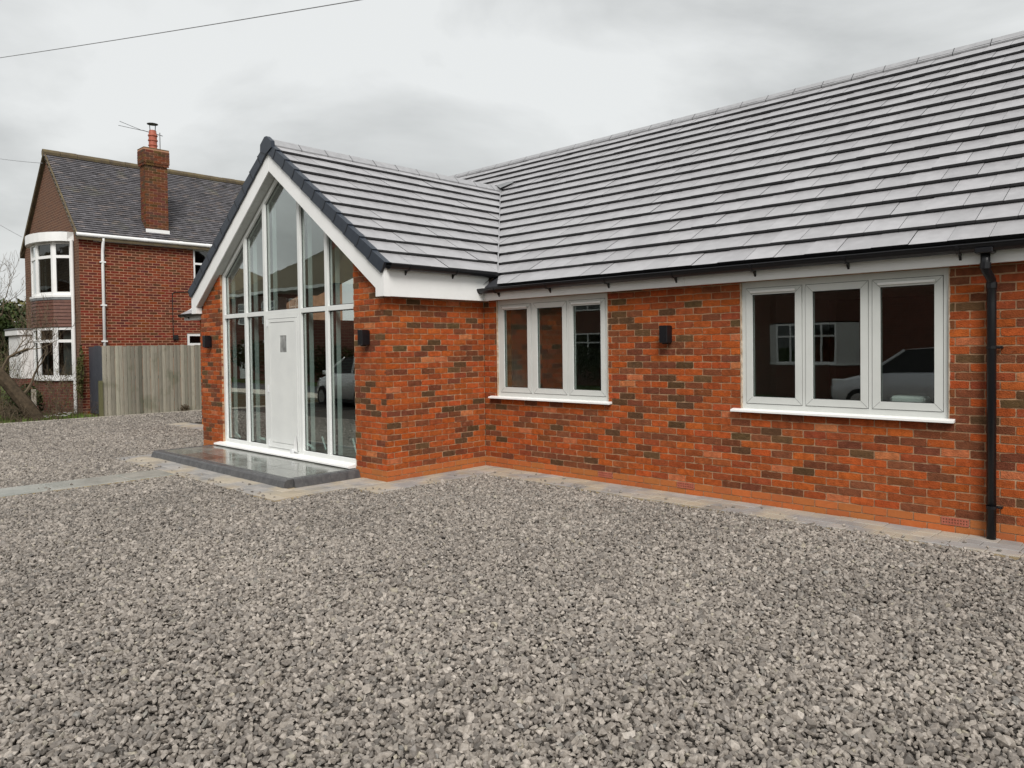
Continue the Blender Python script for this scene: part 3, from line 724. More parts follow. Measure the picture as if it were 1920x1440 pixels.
# ---- ridge tiles
def ridge_run(p0, d, length, n0, slope, name='ridge_tile'):
    d = Vector(d); side = Vector((d.y, -d.x, 0)); k = int(length/.45)+1
    prof = [(-.125, -.125*slope+.004), (-.07, -.06*slope+.014), (-.022, .020), (.022, .020), (.07, -.06*slope+.014), (.125, -.125*slope+.004), (.118, -.125*slope-.016), (0, -.004), (-.118, -.125*slope-.016)]
    for i in range(k):
        a = i*.45+.004; b = min((i+1)*.45-.004, length)
        if b-a < .05: continue
        vs = []
        for t in (a, b):
            for (x, z) in prof: vs.append(Vector(p0)+d*t+side*x+Vector((0, 0, z+random.uniform(-.0015, .0015))))
        n = len(prof)
        MB().add(vs, [tuple(range(n)), tuple(range(n, 2*n))[::-1]]+[(q, n+q, n+(q+1) % n, (q+1) % n) for q in range(n)]).build(name, 'ridge_tile', bung)
        if i:
            vs = []
            for t in (a-.009, a+.001):
                for (x, z) in prof: vs.append(Vector(p0)+d*t+side*x*1.005+Vector((0, 0, z+.0012)))
            MB().add(vs, [tuple(range(n)), tuple(range(n, 2*n))[::-1]]+[(q, n+q, n+(q+1) % n, (q+1) % n) for q in range(n)]).build('ridge_union', 'black_plastic', bung)
ridge_run((XE+.4, YR, ZR), (-1, 0, 0), XE+.4+10, 0, TM)
ridge_run((XR, FY+.03, wz(XR)+.012), (0, 1, 0), YJ-FY+.02, 0, TN)
# lead saddle and valley trim
for s in (1, -1):
    A = Vector((.16 if s > 0 else 2*XR-.16, yv(.16), mz(yv(.16)))); B = Vector((XR, YJ, mz(YJ)))
    MB().tube([A+Vector((0, 0, .004)), A.lerp(B, .5)+Vector((0, 0, .0)), B+Vector((0, 0, .010))], [.012, .011, .009], 6).build('valley_trim', 'ridge_tile', bung)
MB().add([(XR-.16, YJ-.16, wz(XR)-.03), (XR+.16, YJ-.16, wz(XR)-.03), (XR+.22, YJ+.16, mz(YJ+.16)+.012), (XR, YJ+.22, mz(YJ+.22)+.02), (XR-.22, YJ+.16, mz(YJ+.16)+.012), (XR, YJ-.12, wz(XR)+.05)], [(0, 5, 4), (5, 3, 4), (5, 2, 3), (5, 1, 2)]).build('lead_saddle', 'lead', bung)

# ---- dry verge units down both rakes
def verge(s):
    n = 11; X = lambda x: x if s > 0 else 2*XR-x
    for i in range(n):
        va, vb = i*GA-.035, min((i+1)*GA+.012, v_of_x(XR)+.02)
        def P(v, h): return (.16-v*cw+h*sw, 2.75+v*sw+h*cw)          # point at slope distance v, height h off the tile plane
        a0, a1 = P(va, .016), P(vb, -.004); b0, b1 = P(va, -.140), P(vb, -.152)
        bm_ = [P(va-.008+.0, -.07), ]
        poly = [a0, a1, b1, b0, bm_[0]]
        m_ = MB().prism([(X(p[0]), p[1]) for p in poly], 'y', FY-.030-.002*(n-i)/n, FY-.004)
        # top flange over the tile ends
        f0, f1, f2, f3 = P(va, .016), P(vb, -.003), P(vb, -.013), P(va, .006)
        m_.prism([(X(p[0]), p[1]) for p in (f0, f1, f2, f3)], 'y', FY-.0035, FY+.055)
        u_ = m_.build('verge_unit', 'verge_plastic', bung, .003)
        lip = [P(va, .0165), P(va+.008, .016), P(va+.002, -.07), P(va+.008, -.1405), P(va, -.141), P(va-.010, -.07)]
        MB().prism([(X(p[0]), p[1]) for p in lip], 'y', FY-.0345, FY-.029).build('verge_lip', 'gasket', u_)
verge(1); verge(-1)
MB().prism([(XR-.17, wz(XR)-.135), (XR-.16, wz(XR)-.03), (XR-.03, wz(XR)+.06), (XR+.03, wz(XR)+.06), (XR+.16, wz(XR)-.03), (XR+.17, wz(XR)-.135), (XR, wz(XR)-.20)], 'y', FY-.045, FY+.02).build('verge_apex_cap', 'verge_plastic', bung, .004)

# ---- gutters and downpipe
def gutter(name, axis, a, b, c, z, r=.062):
    bm = MB(); n = 9
    for rr, t in ((r, 0), (r-.005, 1)): pass
    out_ = [(c+r*math.cos(math.pi+math.pi*k/n), z+r*math.sin(math.pi+math.pi*k/n)) for k in range(n+1)]
    inn = [(c+(r-.006)*math.cos(math.pi+math.pi*k/n), z+.0+(r-.006)*math.sin(math.pi+math.pi*k/n)) for k in range(n+1)][::-1]
    prof = out_+inn; bm.prism(prof, axis, a, b)
    return bm.build(name, 'black_plastic', bung)
def gutter_set(axis, a, b, c, z, wall, step, sgn, ends):
    g = gutter('gutter', axis, a, b, c, z)
    for t in (a, b):
        prof = [(c+.066*math.cos(math.pi+math.pi*k/9), z+.066*math.sin(math.pi+math.pi*k/9)) for k in range(10)]
        if ends: MB().prism(prof, axis, t-.006, t+.006).build('gutter_end', 'black_plastic', bung)
    # rolled front bead
    q = (lambda t, cc, zz: (t, cc, zz) if axis == 'x' else (cc, t, zz))
    MB().tube([q(a, c+sgn*.062, z), q(b, c+sgn*.062, z)], .007, 6).build('gutter_bead', 'black_plastic', g)
    t = a+.30
    while t < b:
        prof = [(c+.070*math.cos(math.pi+math.pi*k/9), z+.070*math.sin(math.pi+math.pi*k/9)) for k in range(10)]
        MB().prism(prof, axis, t-.014, t+.014).build('gutter_bracket', 'black_plastic', bung)
        MB().prism([(wall, z-.02), (wall+sgn*.055, z-.055), (wall+sgn*.03, z-.075), (wall, z-.115)], axis, t-.010, t+.010).build('bracket_foot', 'black_plastic', bung)
        t += step
gutter_set('x', .135, XE+.3, -.188, 2.490, -.121, .93, -1, True)
gutter_set('y', FY+.03, .16, .190, 2.722, .127, .78, 1, False)
gutter_set('x', -9.98, 2*XR-.2, -.188, 2.53, -.121, .93, -1, True)
# leadwork closing the gap where the wing eave runs over the main roof
MB().add([(.135, -.13, 2.56), (.135, .22, 2.80), (.07, .22, 2.80), (.07, -.10, 2.50), (.20, .05, 2.70)], [(0, 4, 1), (0, 1, 2, 3)]).build('lead_apron', 'black_plastic', bung)
PX = 6.233
b = MB(); b.lathe([(.075, 2.40), (.075, 2.44), (.045, 2.44)], (0, 0, 0), 4)
pipe = MB().tube([(PX-.02, -.185, 2.44), (PX-.02, -.185, 2.30), (PX-.018, -.175, 2.275), (PX, -.085, 2.205), (PX, -.066, 2.17), (PX, -.062, 2.0), (PX, -.062, .0)], .036, 14).build('downpipe', 'black_plastic', bung, smooth=True)
box('outlet', 'black_plastic', bung, PX-.085, PX+.045, -.258, -.122, 2.41, 2.455, .006)
for z, rr in ((2.31, .041), (2.155, .041)): MB().tube([(PX-(.02 if z > 2.25 else 0), -.185 if z > 2.25 else -.064, z-.025), (PX-(.02 if z > 2.25 else 0), -.185 if z > 2.25 else -.064, z+.025)], rr, 14).build('pipe_socket', 'black_plastic', bung)
for z in (1.635, .29):
    MB().tube([(PX, -.062, z-.012), (PX, -.062, z+.012)], .041, 14).build('pipe_clip', 'black_plastic', bung)
    MB().tube([(PX, -.03, z), (PX+.075, -.03, z)], .012, 8).build('clip_ear', 'black_plastic', bung)
    MB().tube([(PX+.07, -.045, z), (PX+.07, .01, z)], .008, 8).build('clip_screw', 'black_plastic', bung)

# ------------------------------------------------------------------ wall lamps
def wall_lamp(x, y, z, label):
    t = thing('wall_lamp', label, 'lamp', (x, y, z), 'black box wall lamps')
    box('back_plate', 'black_plastic', t, x-.045, x+.045, y-.028, y-.0035, z-.09, z+.09, .003)
    b = MB().box(x-.052, x+.052, y-.125, y-.0285, z-.098, z+.098).build('shade', 'black_plastic', t, .004)
    MB().lathe([(.038, -.004), (.040, .0), (.034, .012)], (x, y-.075, z-.106), 12).build('lens_ring', 'black_plastic', t)
    box('lens', 'lamp_glass', t, x-.022, x+.022, y-.097, y-.053, z-.1015, z-.0985)
    return t
wall_lamp(-4.98, -D, 1.850, 'black box wall lamp on the narrow brick pier left of the porch glazing')
wall_lamp(-.370, -D, 1.835, 'black box wall lamp on the brick pier right of the glazed porch')
wall_lamp(3.045, 0, 1.812, 'black box wall lamp on the long wall between the two windows')

# ------------------------------------------------------------------ doorstep and paving
step = thing('doorstep', 'low wet grey slab doorstep with dark block kerb below the glazed porch', 'step', (-2.7, -2.2, 0))
sx0, sx1, sy0, sy1, sz = -4.79, -.62, -2.74, -1.705, .115
box('step_core', 'mortar', step, sx0+.02, sx1-.02, sy0+.02, sy1, -.05, .085)
x = sx0
while x < sx1-.02:
    b_ = min(x+.125, sx1)
    MB().prism([(sy0-.055, -.02), (sy0-.012, .095), (sy0+.012, .112), (sy0+.10, .114), (sy0+.10, -.02)], 'x', x+.0015, b_-.0015).build('kerb_block', 'kerb_block', step, .002); x = b_
y = sy0+.102
while y < sy1-.02:
    b_ = min(y+.125, sy1)
    MB().prism([(sx1+.055, -.02), (sx1+.012, .095), (sx1-.012, .112), (sx1-.10, .114), (sx1-.10, -.02)], 'y', y+.0015, b_-.0015).build('kerb_block', 'kerb_block', step, .002)
    MB().prism([(sx0-.055, -.02), (sx0-.012, .095), (sx0+.012, .112), (sx0+.10, .114), (sx0+.10, -.02)], 'y', y+.0015, b_-.0015).build('kerb_block', 'kerb_block', step, .002); y = b_
xs = [sx0+.102, -3.98, -3.05, -2.44, -1.52, sx1-.102]; rows = [(sy0+.102, -2.30), (-2.30, sy1)]
for ri, (ya, yb) in enumerate(rows):
    cuts = xs if ri == 0 else [sx0+.102, -4.2, -3.58, -2.66, -1.75, -1.12, sx1-.102]
    for i in range(len(cuts)-1):
        z = .112+random.uniform(-.0012, .0012)
        o = box('slab', 'wet_slab_brown' if (ri, i) == (0, 1) else 'wet_slab', step, cuts[i]+.004, cuts[i+1]-.004, ya+.004, yb-.004, .086, z, .003)
box('joint_bed', 'kerb_block', step, sx0+.101, sx1-.101, sy0+.101, sy1-.001, .0855, .104)

# block paving border that follows the house walls
PZ = .020
pav = struct(MB().box(.004, 8.0, -.50, -.001, -.06, PZ-.012).build('paving', 'sand_joint'))
pav2 = struct(MB().box(.004, .49, -2.20, -.503, -.06, PZ-.0125).build('paving.001', 'sand_joint'))
pav3 = struct(MB().box(-5.10, -.05, -3.20, -1.69, -.06, PZ-.013).build('paving.002', 'sand_joint'))
pav4 = struct(MB().box(-.048, .003, -2.20, -1.705, -.06, PZ-.0135).build('paving.003', 'sand_joint'))
pav5 = struct(MB().box(-10.2, -5.42, -.50, -.001, -.06, PZ-.012).build('paving.004', 'sand_joint'))
pavM = {}
PAVP = Pool()
def pav_tint():
    r = random.random(); j = random.gauss(1, .07)
    c = (.27, .26, .25) if r < .5 else (.32, .30, .28) if r < .8 else (.29, .26, .225)
    return tuple(q*j for q in c)
def paver(parent, x0, x1, y0, y1):
    if x1-x0 < .03 or y1-y0 < .03: return
    b = MB(); z = PZ+random.uniform(-.002, .002); ch = .005; g = .003
    x0 += g; x1 -= g; y0 += g; y1 -= g
    t = pav_tint()
    b.add([(x0, y0, -.03), (x1, y0, -.03), (x1, y1, -.03), (x0, y1, -.03), (x0, y0, z-ch), (x1, y0, z-ch), (x1, y1, z-ch), (x0, y1, z-ch), (x0+ch, y0+ch, z), (x1-ch, y0+ch, z), (x1-ch, y1-ch, z), (x0+ch, y1-ch, z)],
          [(0, 1, 5, 4), (1, 2, 6, 5), (2, 3, 7, 6), (3, 0, 4, 7), (4, 5, 9, 8), (5, 6, 10, 9), (6, 7, 11, 10), (7, 4, 8, 11), (8, 9, 10, 11)], 'paver', t)
    b.build('paver', 'paver', parent)
def pave(parent, x0, x1, y0, y1, along, skip=None):
    if along == 'x':
        w = (y1-y0)/3
        for r in range(3):
            x = x0-random.uniform(0, .15)
            while x < x1:
                l = random.choice((.16, .21, .24, .28)); a, b_ = max(x, x0), min(x+l, x1); x += l
                if skip and skip((a+b_)/2, y0+(r+.5)*w): continue
                paver(parent, a, b_, y0+r*w, y0+(r+1)*w)
    else:
        w = (x1-x0)/3
        for r in range(3):
            y = y0-random.uniform(0, .15)
            while y < y1:
                l = random.choice((.16, .21, .24, .28)); a, b_ = max(y, y0), min(y+l, y1); y += l
                if skip and skip(x0+(r+.5)*w, (a+b_)/2): continue
                paver(parent, x0+r*w, x0+(r+1)*w, a, b_)
pave(pav, .49, 8.0, -.50, -.004, 'x')
pave(pav2, .006, .49, -2.20, -.004, 'y')
pave(pav3, -5.10, -.05, -3.20, -2.76, 'x')
pave(pav3, -.52, -.05, -2.76, -1.71, 'y')
pave(pav3, -5.10, -4.90, -2.76, -1.72, 'y')
pave(pav5, -10.2, -7.5, -.50, -.004, 'x')
paver(pav4, -.049, .004, -2.2, -1.95); paver(pav4, -.049, .004, -1.95, -1.71)
# haunching sand at the foot of the kerb
# slab path from the porch to the road
path = struct(MB().box(-3.38, -2.74, -9.6, -3.205, -.08, PZ-.012).build('path', 'sand_joint'))
y = -3.21; i = 0
while y > -9.5:
    l = (.56, .86, .60, .90)[i % 4]; i += 1
    z = PZ+random.uniform(-.003, .003)
    MB().box(-3.37, -2.75, y-l+.008, y, -.04, z).build('path_slab', 'path_slab', path, .004); y -= l

# ------------------------------------------------------------------ gravel
def gravel():
    def layer(x0, x1, y0, y1, s):
        gx, gy = np.meshgrid(np.arange(x0, x1, s), np.arange(y0, y1, s*.9)); gx = gx.ravel(); gy = gy.ravel()
        return np.stack([gx+rng.normal(0, s*.27, len(gx)), gy+rng.normal(0, s*.27, len(gx))], 1)
    parts = [(layer(-13.6, 9.2, -7.6, 0, .0242), 0), (layer(-13.6, 9.2, -7.6, 0, .029), 1), (layer(-13.6, -5.4, 0, 4, .034), 0)]
    P = np.concatenate([q for q, _ in parts]); lay_i = np.concatenate([np.full(len(q), k) for q, k in parts])
    x, y = P[:, 0], P[:, 1]
    u, v, z = project(np.column_stack([x, y, 0*x]))
    keep = (z > 1.2) & (u > -260) & (u < 2180) & (v < 1640)
    keep &= rng.random(len(x)) < np.where(lay_i == 0, np.clip(1.25-(z-4)/16., .5, 1), np.clip(1.0-(z-4)/8., 0, 1))
    jy = .03*np.sin(x*9)+rng.normal(0, .028, len(x))
    def inside(a, b, c, d): return (x > a) & (x < b) & (y+jy > c) & (y+jy < d)
    for r in ((0, 9.5, -.49, 1), (-.3, .47, -2.2, 1), (-5.08, -.06, -3.19, 1), (-5.4, .1, -1.75, 5), (-3.37, -2.75, -12, -3), (-9.45, -5.3, -.02, 9), (-10.2, -5.3, -.49, 9)): keep &= ~inside(*r)
    stray = np.zeros(len(x), bool)
    for (a, b, c, d) in ((.5, 8.0, -.49, -.12), (.02, .48, -2.18, -.5), (-5.05, -.1, -3.18, -2.86), (-3.36, -2.76, -7, -3.2)):
        e_ = np.minimum(np.minimum(x-a, b-x), np.minimum(y-c, d-y)); hit = (x > a) & (x < b) & (y > c) & (y < d) & (lay_i == 0)
        stray |= hit & (rng.random(len(x)) < .05*np.exp(-(np.abs(y-c))/.07)+.0025)
    stray &= (u > -100) & (u < 2000) & (z > 1.2)
    keep |= stray; stray = stray[keep]
    P = P[keep]; z = z[keep]; lay_i = lay_i[keep]; n = len(P)
    sz = np.exp(rng.normal(math.log(.0206), .26, n))*np.clip(1+(z-6)*.018, 1, 1.3)
    sc = np.column_stack([sz*rng.uniform(.9, 1.4, n), sz*rng.uniform(.72, 1.05, n), sz*rng.uniform(.55, .95, n)])
    # low swells where the stone has been driven over
    sw_ = .010*np.sin(P[:, 0]*1.7+P[:, 1]*.6)+.008*np.sin(P[:, 1]*2.3-P[:, 0]*.5)
    zz = np.where(lay_i == 0, rng.uniform(-.010, .010, n), rng.uniform(-.034, -.024, n))+sw_*.5
    zz = np.where(stray, PZ+.007, zz)
    rot = np.column_stack([rng.normal(0, .42, n), rng.normal(0, .42, n), rng.uniform(0, 6.283, n)])
    me = bpy.data.meshes.new('gravel'); me.vertices.add(n); me.vertices.foreach_set('co', np.column_stack([P, zz]).astype('f').ravel())
    for nm, arr, ty, f in (('rot', rot, 'FLOAT_VECTOR', 'vector'), ('scl', sc, 'FLOAT_VECTOR', 'vector')):
        a = me.attributes.new(nm, ty, 'POINT'); a.data.foreach_set(f, arr.astype('f').ravel())
    a = me.attributes.new('idx', 'INT', 'POINT'); a.data.foreach_set('value', rng.integers(0, 10, n).astype('i'))
    me.materials.append(MAT['gravel_stone'])
    o = link('gravel', me); stuff(o); tag(o, 'loose grey crushed stone gravel covering the driveway', 'gravel')
    g = bpy.data.node_groups.new('gravel_scatter', 'GeometryNodeTree')
    g.interface.new_socket('Geometry', in_out='INPUT', socket_type='NodeSocketGeometry'); g.interface.new_socket('Geometry', in_out='OUTPUT', socket_type='NodeSocketGeometry')
    nd = g.nodes.new; L = g.links.new
    gi = nd('NodeGroupInput'); go = nd('NodeGroupOutput'); jn = nd('GeometryNodeJoinGeometry')
    insts = []
    for i in range(10):
        ic = nd('GeometryNodeMeshIcoSphere'); ic.inputs['Radius'].default_value = .56; ic.inputs['Subdivisions'].default_value = 1 if i % 3 else 2
        ns = nd('ShaderNodeTexNoise'); ns.noise_dimensions = '4D'; ns.inputs['W'].default_value = i*7.3+1; ns.inputs['Scale'].default_value = 3.1; ns.inputs['Detail'].default_value = 2
        sb = nd('ShaderNodeVectorMath'); sb.operation = 'SUBTRACT'; sb.inputs[1].default_value = (.5, .5, .5); L(ns.outputs['Color'], sb.inputs[0])
        ml = nd('ShaderNodeVectorMath'); ml.operation = 'SCALE'; ml.inputs[3].default_value = 1.9; L(sb.outputs[0], ml.inputs[0])
        sp = nd('GeometryNodeSetPosition'); L(ic.outputs[0], sp.inputs[0]); L(ml.outputs[0], sp.inputs['Offset'])
        ch = nd('GeometryNodeConvexHull'); L(sp.outputs[0], ch.inputs[0])
        ss = nd('GeometryNodeSetShadeSmooth'); ss.inputs['Shade Smooth'].default_value = False; L(ch.outputs[0], ss.inputs[0])
        smt = nd('GeometryNodeSetMaterial'); smt.inputs['Material'].default_value = MAT['gravel_stone']; L(ss.outputs[0], smt.inputs[0])
        gt = nd('GeometryNodeGeometryToInstance'); L(smt.outputs[0], gt.inputs[0]); insts.append(gt)
    for gt in reversed(insts): L(gt.outputs[0], jn.inputs[0])
    ip = nd('GeometryNodeInstanceOnPoints'); ip.inputs['Pick Instance'].default_value = True
    def attr(n_, t):
        q = nd('GeometryNodeInputNamedAttribute'); q.data_type = t; q.inputs['Name'].default_value = n_; return q.outputs[0]
    L(gi.outputs[0], ip.inputs['Points']); L(jn.outputs[0], ip.inputs['Instance']); L(attr('idx', 'INT'), ip.inputs['Instance Index'])
    er = nd('FunctionNodeEulerToRotation'); L(attr('rot', 'FLOAT_VECTOR'), er.inputs[0]); L(er.outputs[0], ip.inputs['Rotation']); L(attr('scl', 'FLOAT_VECTOR'), ip.inputs['Scale'])
    L(ip.outputs[0], go.inputs[0])
    md = o.modifiers.new('scatter', 'NODES'); md.node_group = g
    print('gravel stones', n)
gravel()

# ------------------------------------------------------------------ neighbouring house
NX, NY, NE = -15.2, -.77, 5.0; NRX, NRZ = -17.95, 7.62; NLX = 2*NRX-NX; NB = 7.5
nh = thing('brick_house', 'older two storey red brick house with chimney beyond the wooden fence', 'house', (NRX, 3, 0))
H1 = (2.31, 3.55, 3.62, 4.80); H2 = (2.08, 2.75, 1.86, 2.235)
side = panel('side_wall', 'old_mortar', nh, [NY+.006, NB, H1[0], H1[1], H2[0], H2[1]], [-.1, NE, H1[2], H1[3], H2[2], H2[3]], [H1, H2], lambda u, z: (NX-.003, u, z), (-.25, 0, 0))
nit, _p = [], []
brick_wall(nit, _p, 's', (NX, NY+.002, 0), (0, 1, 0), (1, 0, 0), 5.2, 66, .10, [(H1[0]-NY, H1[1]-NY, H1[2], H1[3]), (H2[0]-NY, H2[1]-NY, H2[2], H2[3])], plinth=0, nb=10, c0=20)
brick_wall(nit, _p, 's', (NX, NY+.002, 0), (0, 1, 0), (1, 0, 0), .5, 20, .10, plinth=0, nb=10)
_p = [(random.randrange(40), m_, k) for k_, m_, k in _p]; nit = [(random.randrange(40), m_, k) for k_, m_, k in nit]
lay(nit+_p if not nit else nit, OB, 'old_brick', 'brick', 'brickwork', {'s': side}, nh, 300)
fz = lambda x: NE+ (NRZ-NE)*(1-abs(x-NRX)/(NX-NRX))
MB().prism([(NLX, -.1), (NX-.007, -.1), (NX-.007, NE), (NRX, NRZ-.05), (NLX, NE)], 'y', NY, NY+.25).build('gable_wall', 'gable_brick', nh)
MB().prism([(NLX, -.1), (NX-.26, -.1), (NX-.26, NE), (NRX, NRZ-.05), (NLX, NE)], 'y', NB-.25, NB).build('gable_wall', 'far_brick', nh)
box('far_side_wall', 'far_brick', nh, NLX, NLX+.25, NY+.26, NB-.26, -.1, NE)
# roof deck and its plain tiles in courses
sl = Vector((NRX-NX, 0, NRZ-NE)); SL = sl.length; sl.normalize()
for s in (1, -1):
    X = lambda x: x if s > 0 else 2*NRX-x
    e0 = NX+.16; ez = NE-.16*(NRZ-NE)/(NX-NRX)
    deck('roof', [(X(e0), NY-.10, ez), (X(e0), NB+.1, ez), (NRX, NB+.1, NRZ), (NRX, NY-.10, NRZ)], nh, 'old_ridge', .08)
rt = MB(); g = .100; nrm = Vector((-sl.z*-1, 0, -sl.x)).normalized(); nrm = Vector((sl.z, 0, -sl.x))
e0v = Vector((NX+.16, 0, NE-.16*(NRZ-NE)/(NX-NRX))); LL = SL+.16/abs(sl.x)
nc = int(LL/g)
for r in range(nc):
    y = NY-.12+(.0825 if r % 2 else 0)
    while y < 5.2:
        y1 = y+.165; p = e0v+sl*(r*g); q = e0v+sl*((r+1)*g+.01)
        if q.z > NRZ-.02: q = e0v+sl*(LL-.02)
        c = random.gauss(1, .14); t = (.105*c, .10*c, .108*c) if random.random() < .85 else (.14*c, .122*c, .12*c)
        h = .030+random.uniform(-.003, .004)
        sag = .02*math.sin(y*.9)
        vs = [p+nrm*h+Vector((0, y+.002, 0)), p+nrm*h+Vector((0, y1-.002, 0)), q+nrm*.006+Vector((0, y1-.002, 0)), q+nrm*.006+Vector((0, y+.002, 0)), p+nrm*.002+Vector((0, y+.002, 0)), p+nrm*.002+Vector((0, y1-.002, 0))]
        rt.add(vs, [(0, 1, 2, 3)], 'old_roof', t); rt.add([vs[4], vs[5], vs[1], vs[0]], [(0, 1, 2, 3)], 'old_roof', (.02, .018, .018)); y = y1  # butt faces tinted near black, standing for the shaded gap between courses
stuff(rt.build('roof_tiling', 'old_roof', nh))
for i in range(18):
    y = NY-.12+i*.45
    MB().tube([(NRX, y+.004, NRZ+.0), (NRX, y+.446, NRZ+random.uniform(-.008, .008))], .115, 10).build('ridge_tile', 'old_ridge', nh)
# verge edge of the gable
for s in (1, -1):
    X = lambda x: x if s > 0 else 2*NRX-x
    MB().prism([(X(NX+.16), NE-.15), (X(NX+.16), NE-.07), (NRX, NRZ+.05), (NRX, NRZ-.06)], 'y', NY-.10, NY-.06).build('verge', 'old_ridge', nh)
# gutter, fascia, downpipe in white
nf = box('fascia', 'white_upvc', nh, NX+.03, NX+.055, NY+.35, NB, NE-.24, NE-.10)
MB().tube([(NX+.15, NY-.10, NE-.10), (NX+.15, NB, NE-.10)], .055, 10).build('gutter', 'white_upvc', nh)
MB().tube([(NX+.14, -.20, NE-.12), (NX+.13, -.20, NE-.24), (NX+.06, -.20, NE-.50), (NX+.05, -.20, NE-.6), (NX+.05, -.20, .0)], .040, 10).build('downpipe', 'white_upvc', nh, smooth=True)
for z in (4.2, 3.0, 2.0): box('pipe_clip', 'white_upvc', nh, NX+.005, NX+.09, -.27, -.13, z-.02, z+.02)
for y in (.9, 1.9, 2.7): MB().tube([(NX+.15, y-.05, NE-.10), (NX+.15, y+.05, NE-.10)], .062, 10).build('gutter_joint', 'white_upvc', nh)
# windows in the side wall
def simple_window(parent, H, xface, w=.06, split=None, tr=None):
    a, b, c, d = H
    us = [a, b, a+w, b-w]; zs = [c, d, c+w, d-w]; hs = []
    xcut = [a+w]+([q for p in (split or []) for q in (p-w/2, p+w/2)])+[b-w]
    zcut = [c+w]+([q for p in (tr or []) for q in (p-w/2, p+w/2)])+[d-w]
    for i in range(0, len(xcut), 2):
        for j in range(0, len(zcut), 2): hs.append((xcut[i], xcut[i+1], zcut[j], zcut[j+1]))
    f = panel('window', 'white_upvc', parent, us+xcut, zs+zcut, hs, lambda u, z: (xface, u, z), (-.06, 0, 0))
    for h in hs: box('glass_pane', 'old_glass', f, xface-.035, xface-.03, h[0], h[1], h[2], h[3])
    box('room_back', 'room_dark', f, xface-1.4, xface-1.35, a-.5, b+.5, c-.4, d+.4)
    return f
simple_window(nh, H1, NX-.02, .06, [2.95], [4.35]); simple_window(nh, H2, NX-.02, .08)
MB().tube([(NX+.012, 1.67, 2.15), (NX+.012, 1.67, 3.42), (NX+.012, 1.74, 3.46), (NX+.012, 2.5, 3.50)], .011, 6).build('cable', 'gasket', nh)
box('junction_box', 'gasket', nh, NX+.003, NX+.06, 1.66, 1.80, 2.05, 2.18)
# chimney
cx0, cx1, cy0, cy1, czt = -15.80, -15.40, 1.06, 1.69, 7.64
chim = box('chimney', 'old_mortar', nh, cx0+.006, cx1-.006, cy0+.006, cy1-.006, 4.9, czt-.01)
cit, cp = [], []
for o_, u_, n_, ln in (((cx1, cy0, 5.2), (0, 1, 0), (1, 0, 0), cy1-cy0), ((cx0, cy0, 5.2), (1, 0, 0), (0, -1, 0), cx1-cx0-.002)):
    brick_wall(cit, cp, 'c', o_, u_, n_, ln, 26, .1, plinth=0, nb=10)
for grow, z0, k in ((.035, 5.2+26*.075, 1), (.05, 5.2+27*.075, 5)):
    for o_, u_, n_, ln in (((cx1+grow, cy0-grow, z0), (0, 1, 0), (1, 0, 0), cy1-cy0+2*grow), ((cx0-grow, cy0-grow, z0), (1, 0, 0), (0, -1, 0), cx1-cx0+2*grow-.002)):
        brick_wall(cit, cp, 'c', o_, u_, n_, ln, k, .06, plinth=0, nb=10)
box('corbel', 'old_mortar', chim, cx0-.043, cx1+.043, cy0-.043, cy1+.043, 5.2+27*.075, czt)
allc = [(random.randrange(24), m_, k) for k_, m_, k in cp+cit]
lay(allc, CB, 'old_brick', 'chimney_brick', 'chimney_brickwork', {'c': chim}, nh, 120)
MB().prism([(cx0-.05, cy0-.05), (cx1+.05, cy0-.05), (cx1+.05, cy1+.05), (cx0-.05, cy1+.05)], 'z', czt+.001, czt+.03).build('flaunching', 'chimney_cap', nh, .012)
box('lead_flashing', 'white_upvc', nh, cx1+.008, cx1+.02, cy0-.02, cy1+.02, 5.16, 5.29)
pcx, pcy = -15.6, 1.37
MB().lathe([(.115, 0), (.11, .10), (.122, .12), (.132, .14), (.112, .16), (.112, .26), (.132, .27), (.132, .30), (.112, .31), (.112, .40), (.132, .41), (.132, .44), (.11, .46), (.098, .56), (.095, .58)], (pcx, pcy, czt+.02), 16).build('chimney_pot', 'terracotta', nh)
cow = MB().lathe([(.15, 0), (.155, .012), (.02, .05), (.005, .055)], (pcx, pcy, czt+.78), 16).build('cowl', 'metal_dark', nh)
for a in range(4):
    t = a*math.pi/2+.4; MB().tube([(pcx+.095*math.cos(t), pcy+.095*math.sin(t), czt+.58), (pcx+.11*math.cos(t), pcy+.11*math.sin(t), czt+.79)], .010, 6).build('cowl_leg', 'metal_dark', nh)
aer = thing('tv_aerial', 'thin television aerial clamped to a mast on the brick chimney', 'aerial', (-15.62, 1.56, czt))
MB().tube([(-15.62, 1.58, czt+.02), (-15.62, 1.58, czt+.58)], .014, 6).build('mast', 'metal_grey', aer)
MB().tube([(-15.62, 1.66, czt+.50), (-15.80, 1.15, czt+.61)], .012, 6).build('boom', 'metal_dark', aer)
MB().tube([(-15.80, 1.15, czt+.60), (-16.0, .60, czt+.80)], .007, 5).build('rod', 'metal_dark', aer)
MB().tube([(-15.80, 1.15, czt+.60), (-15.95, .55, czt+.66)], .007, 5).build('rod', 'metal_dark', aer)
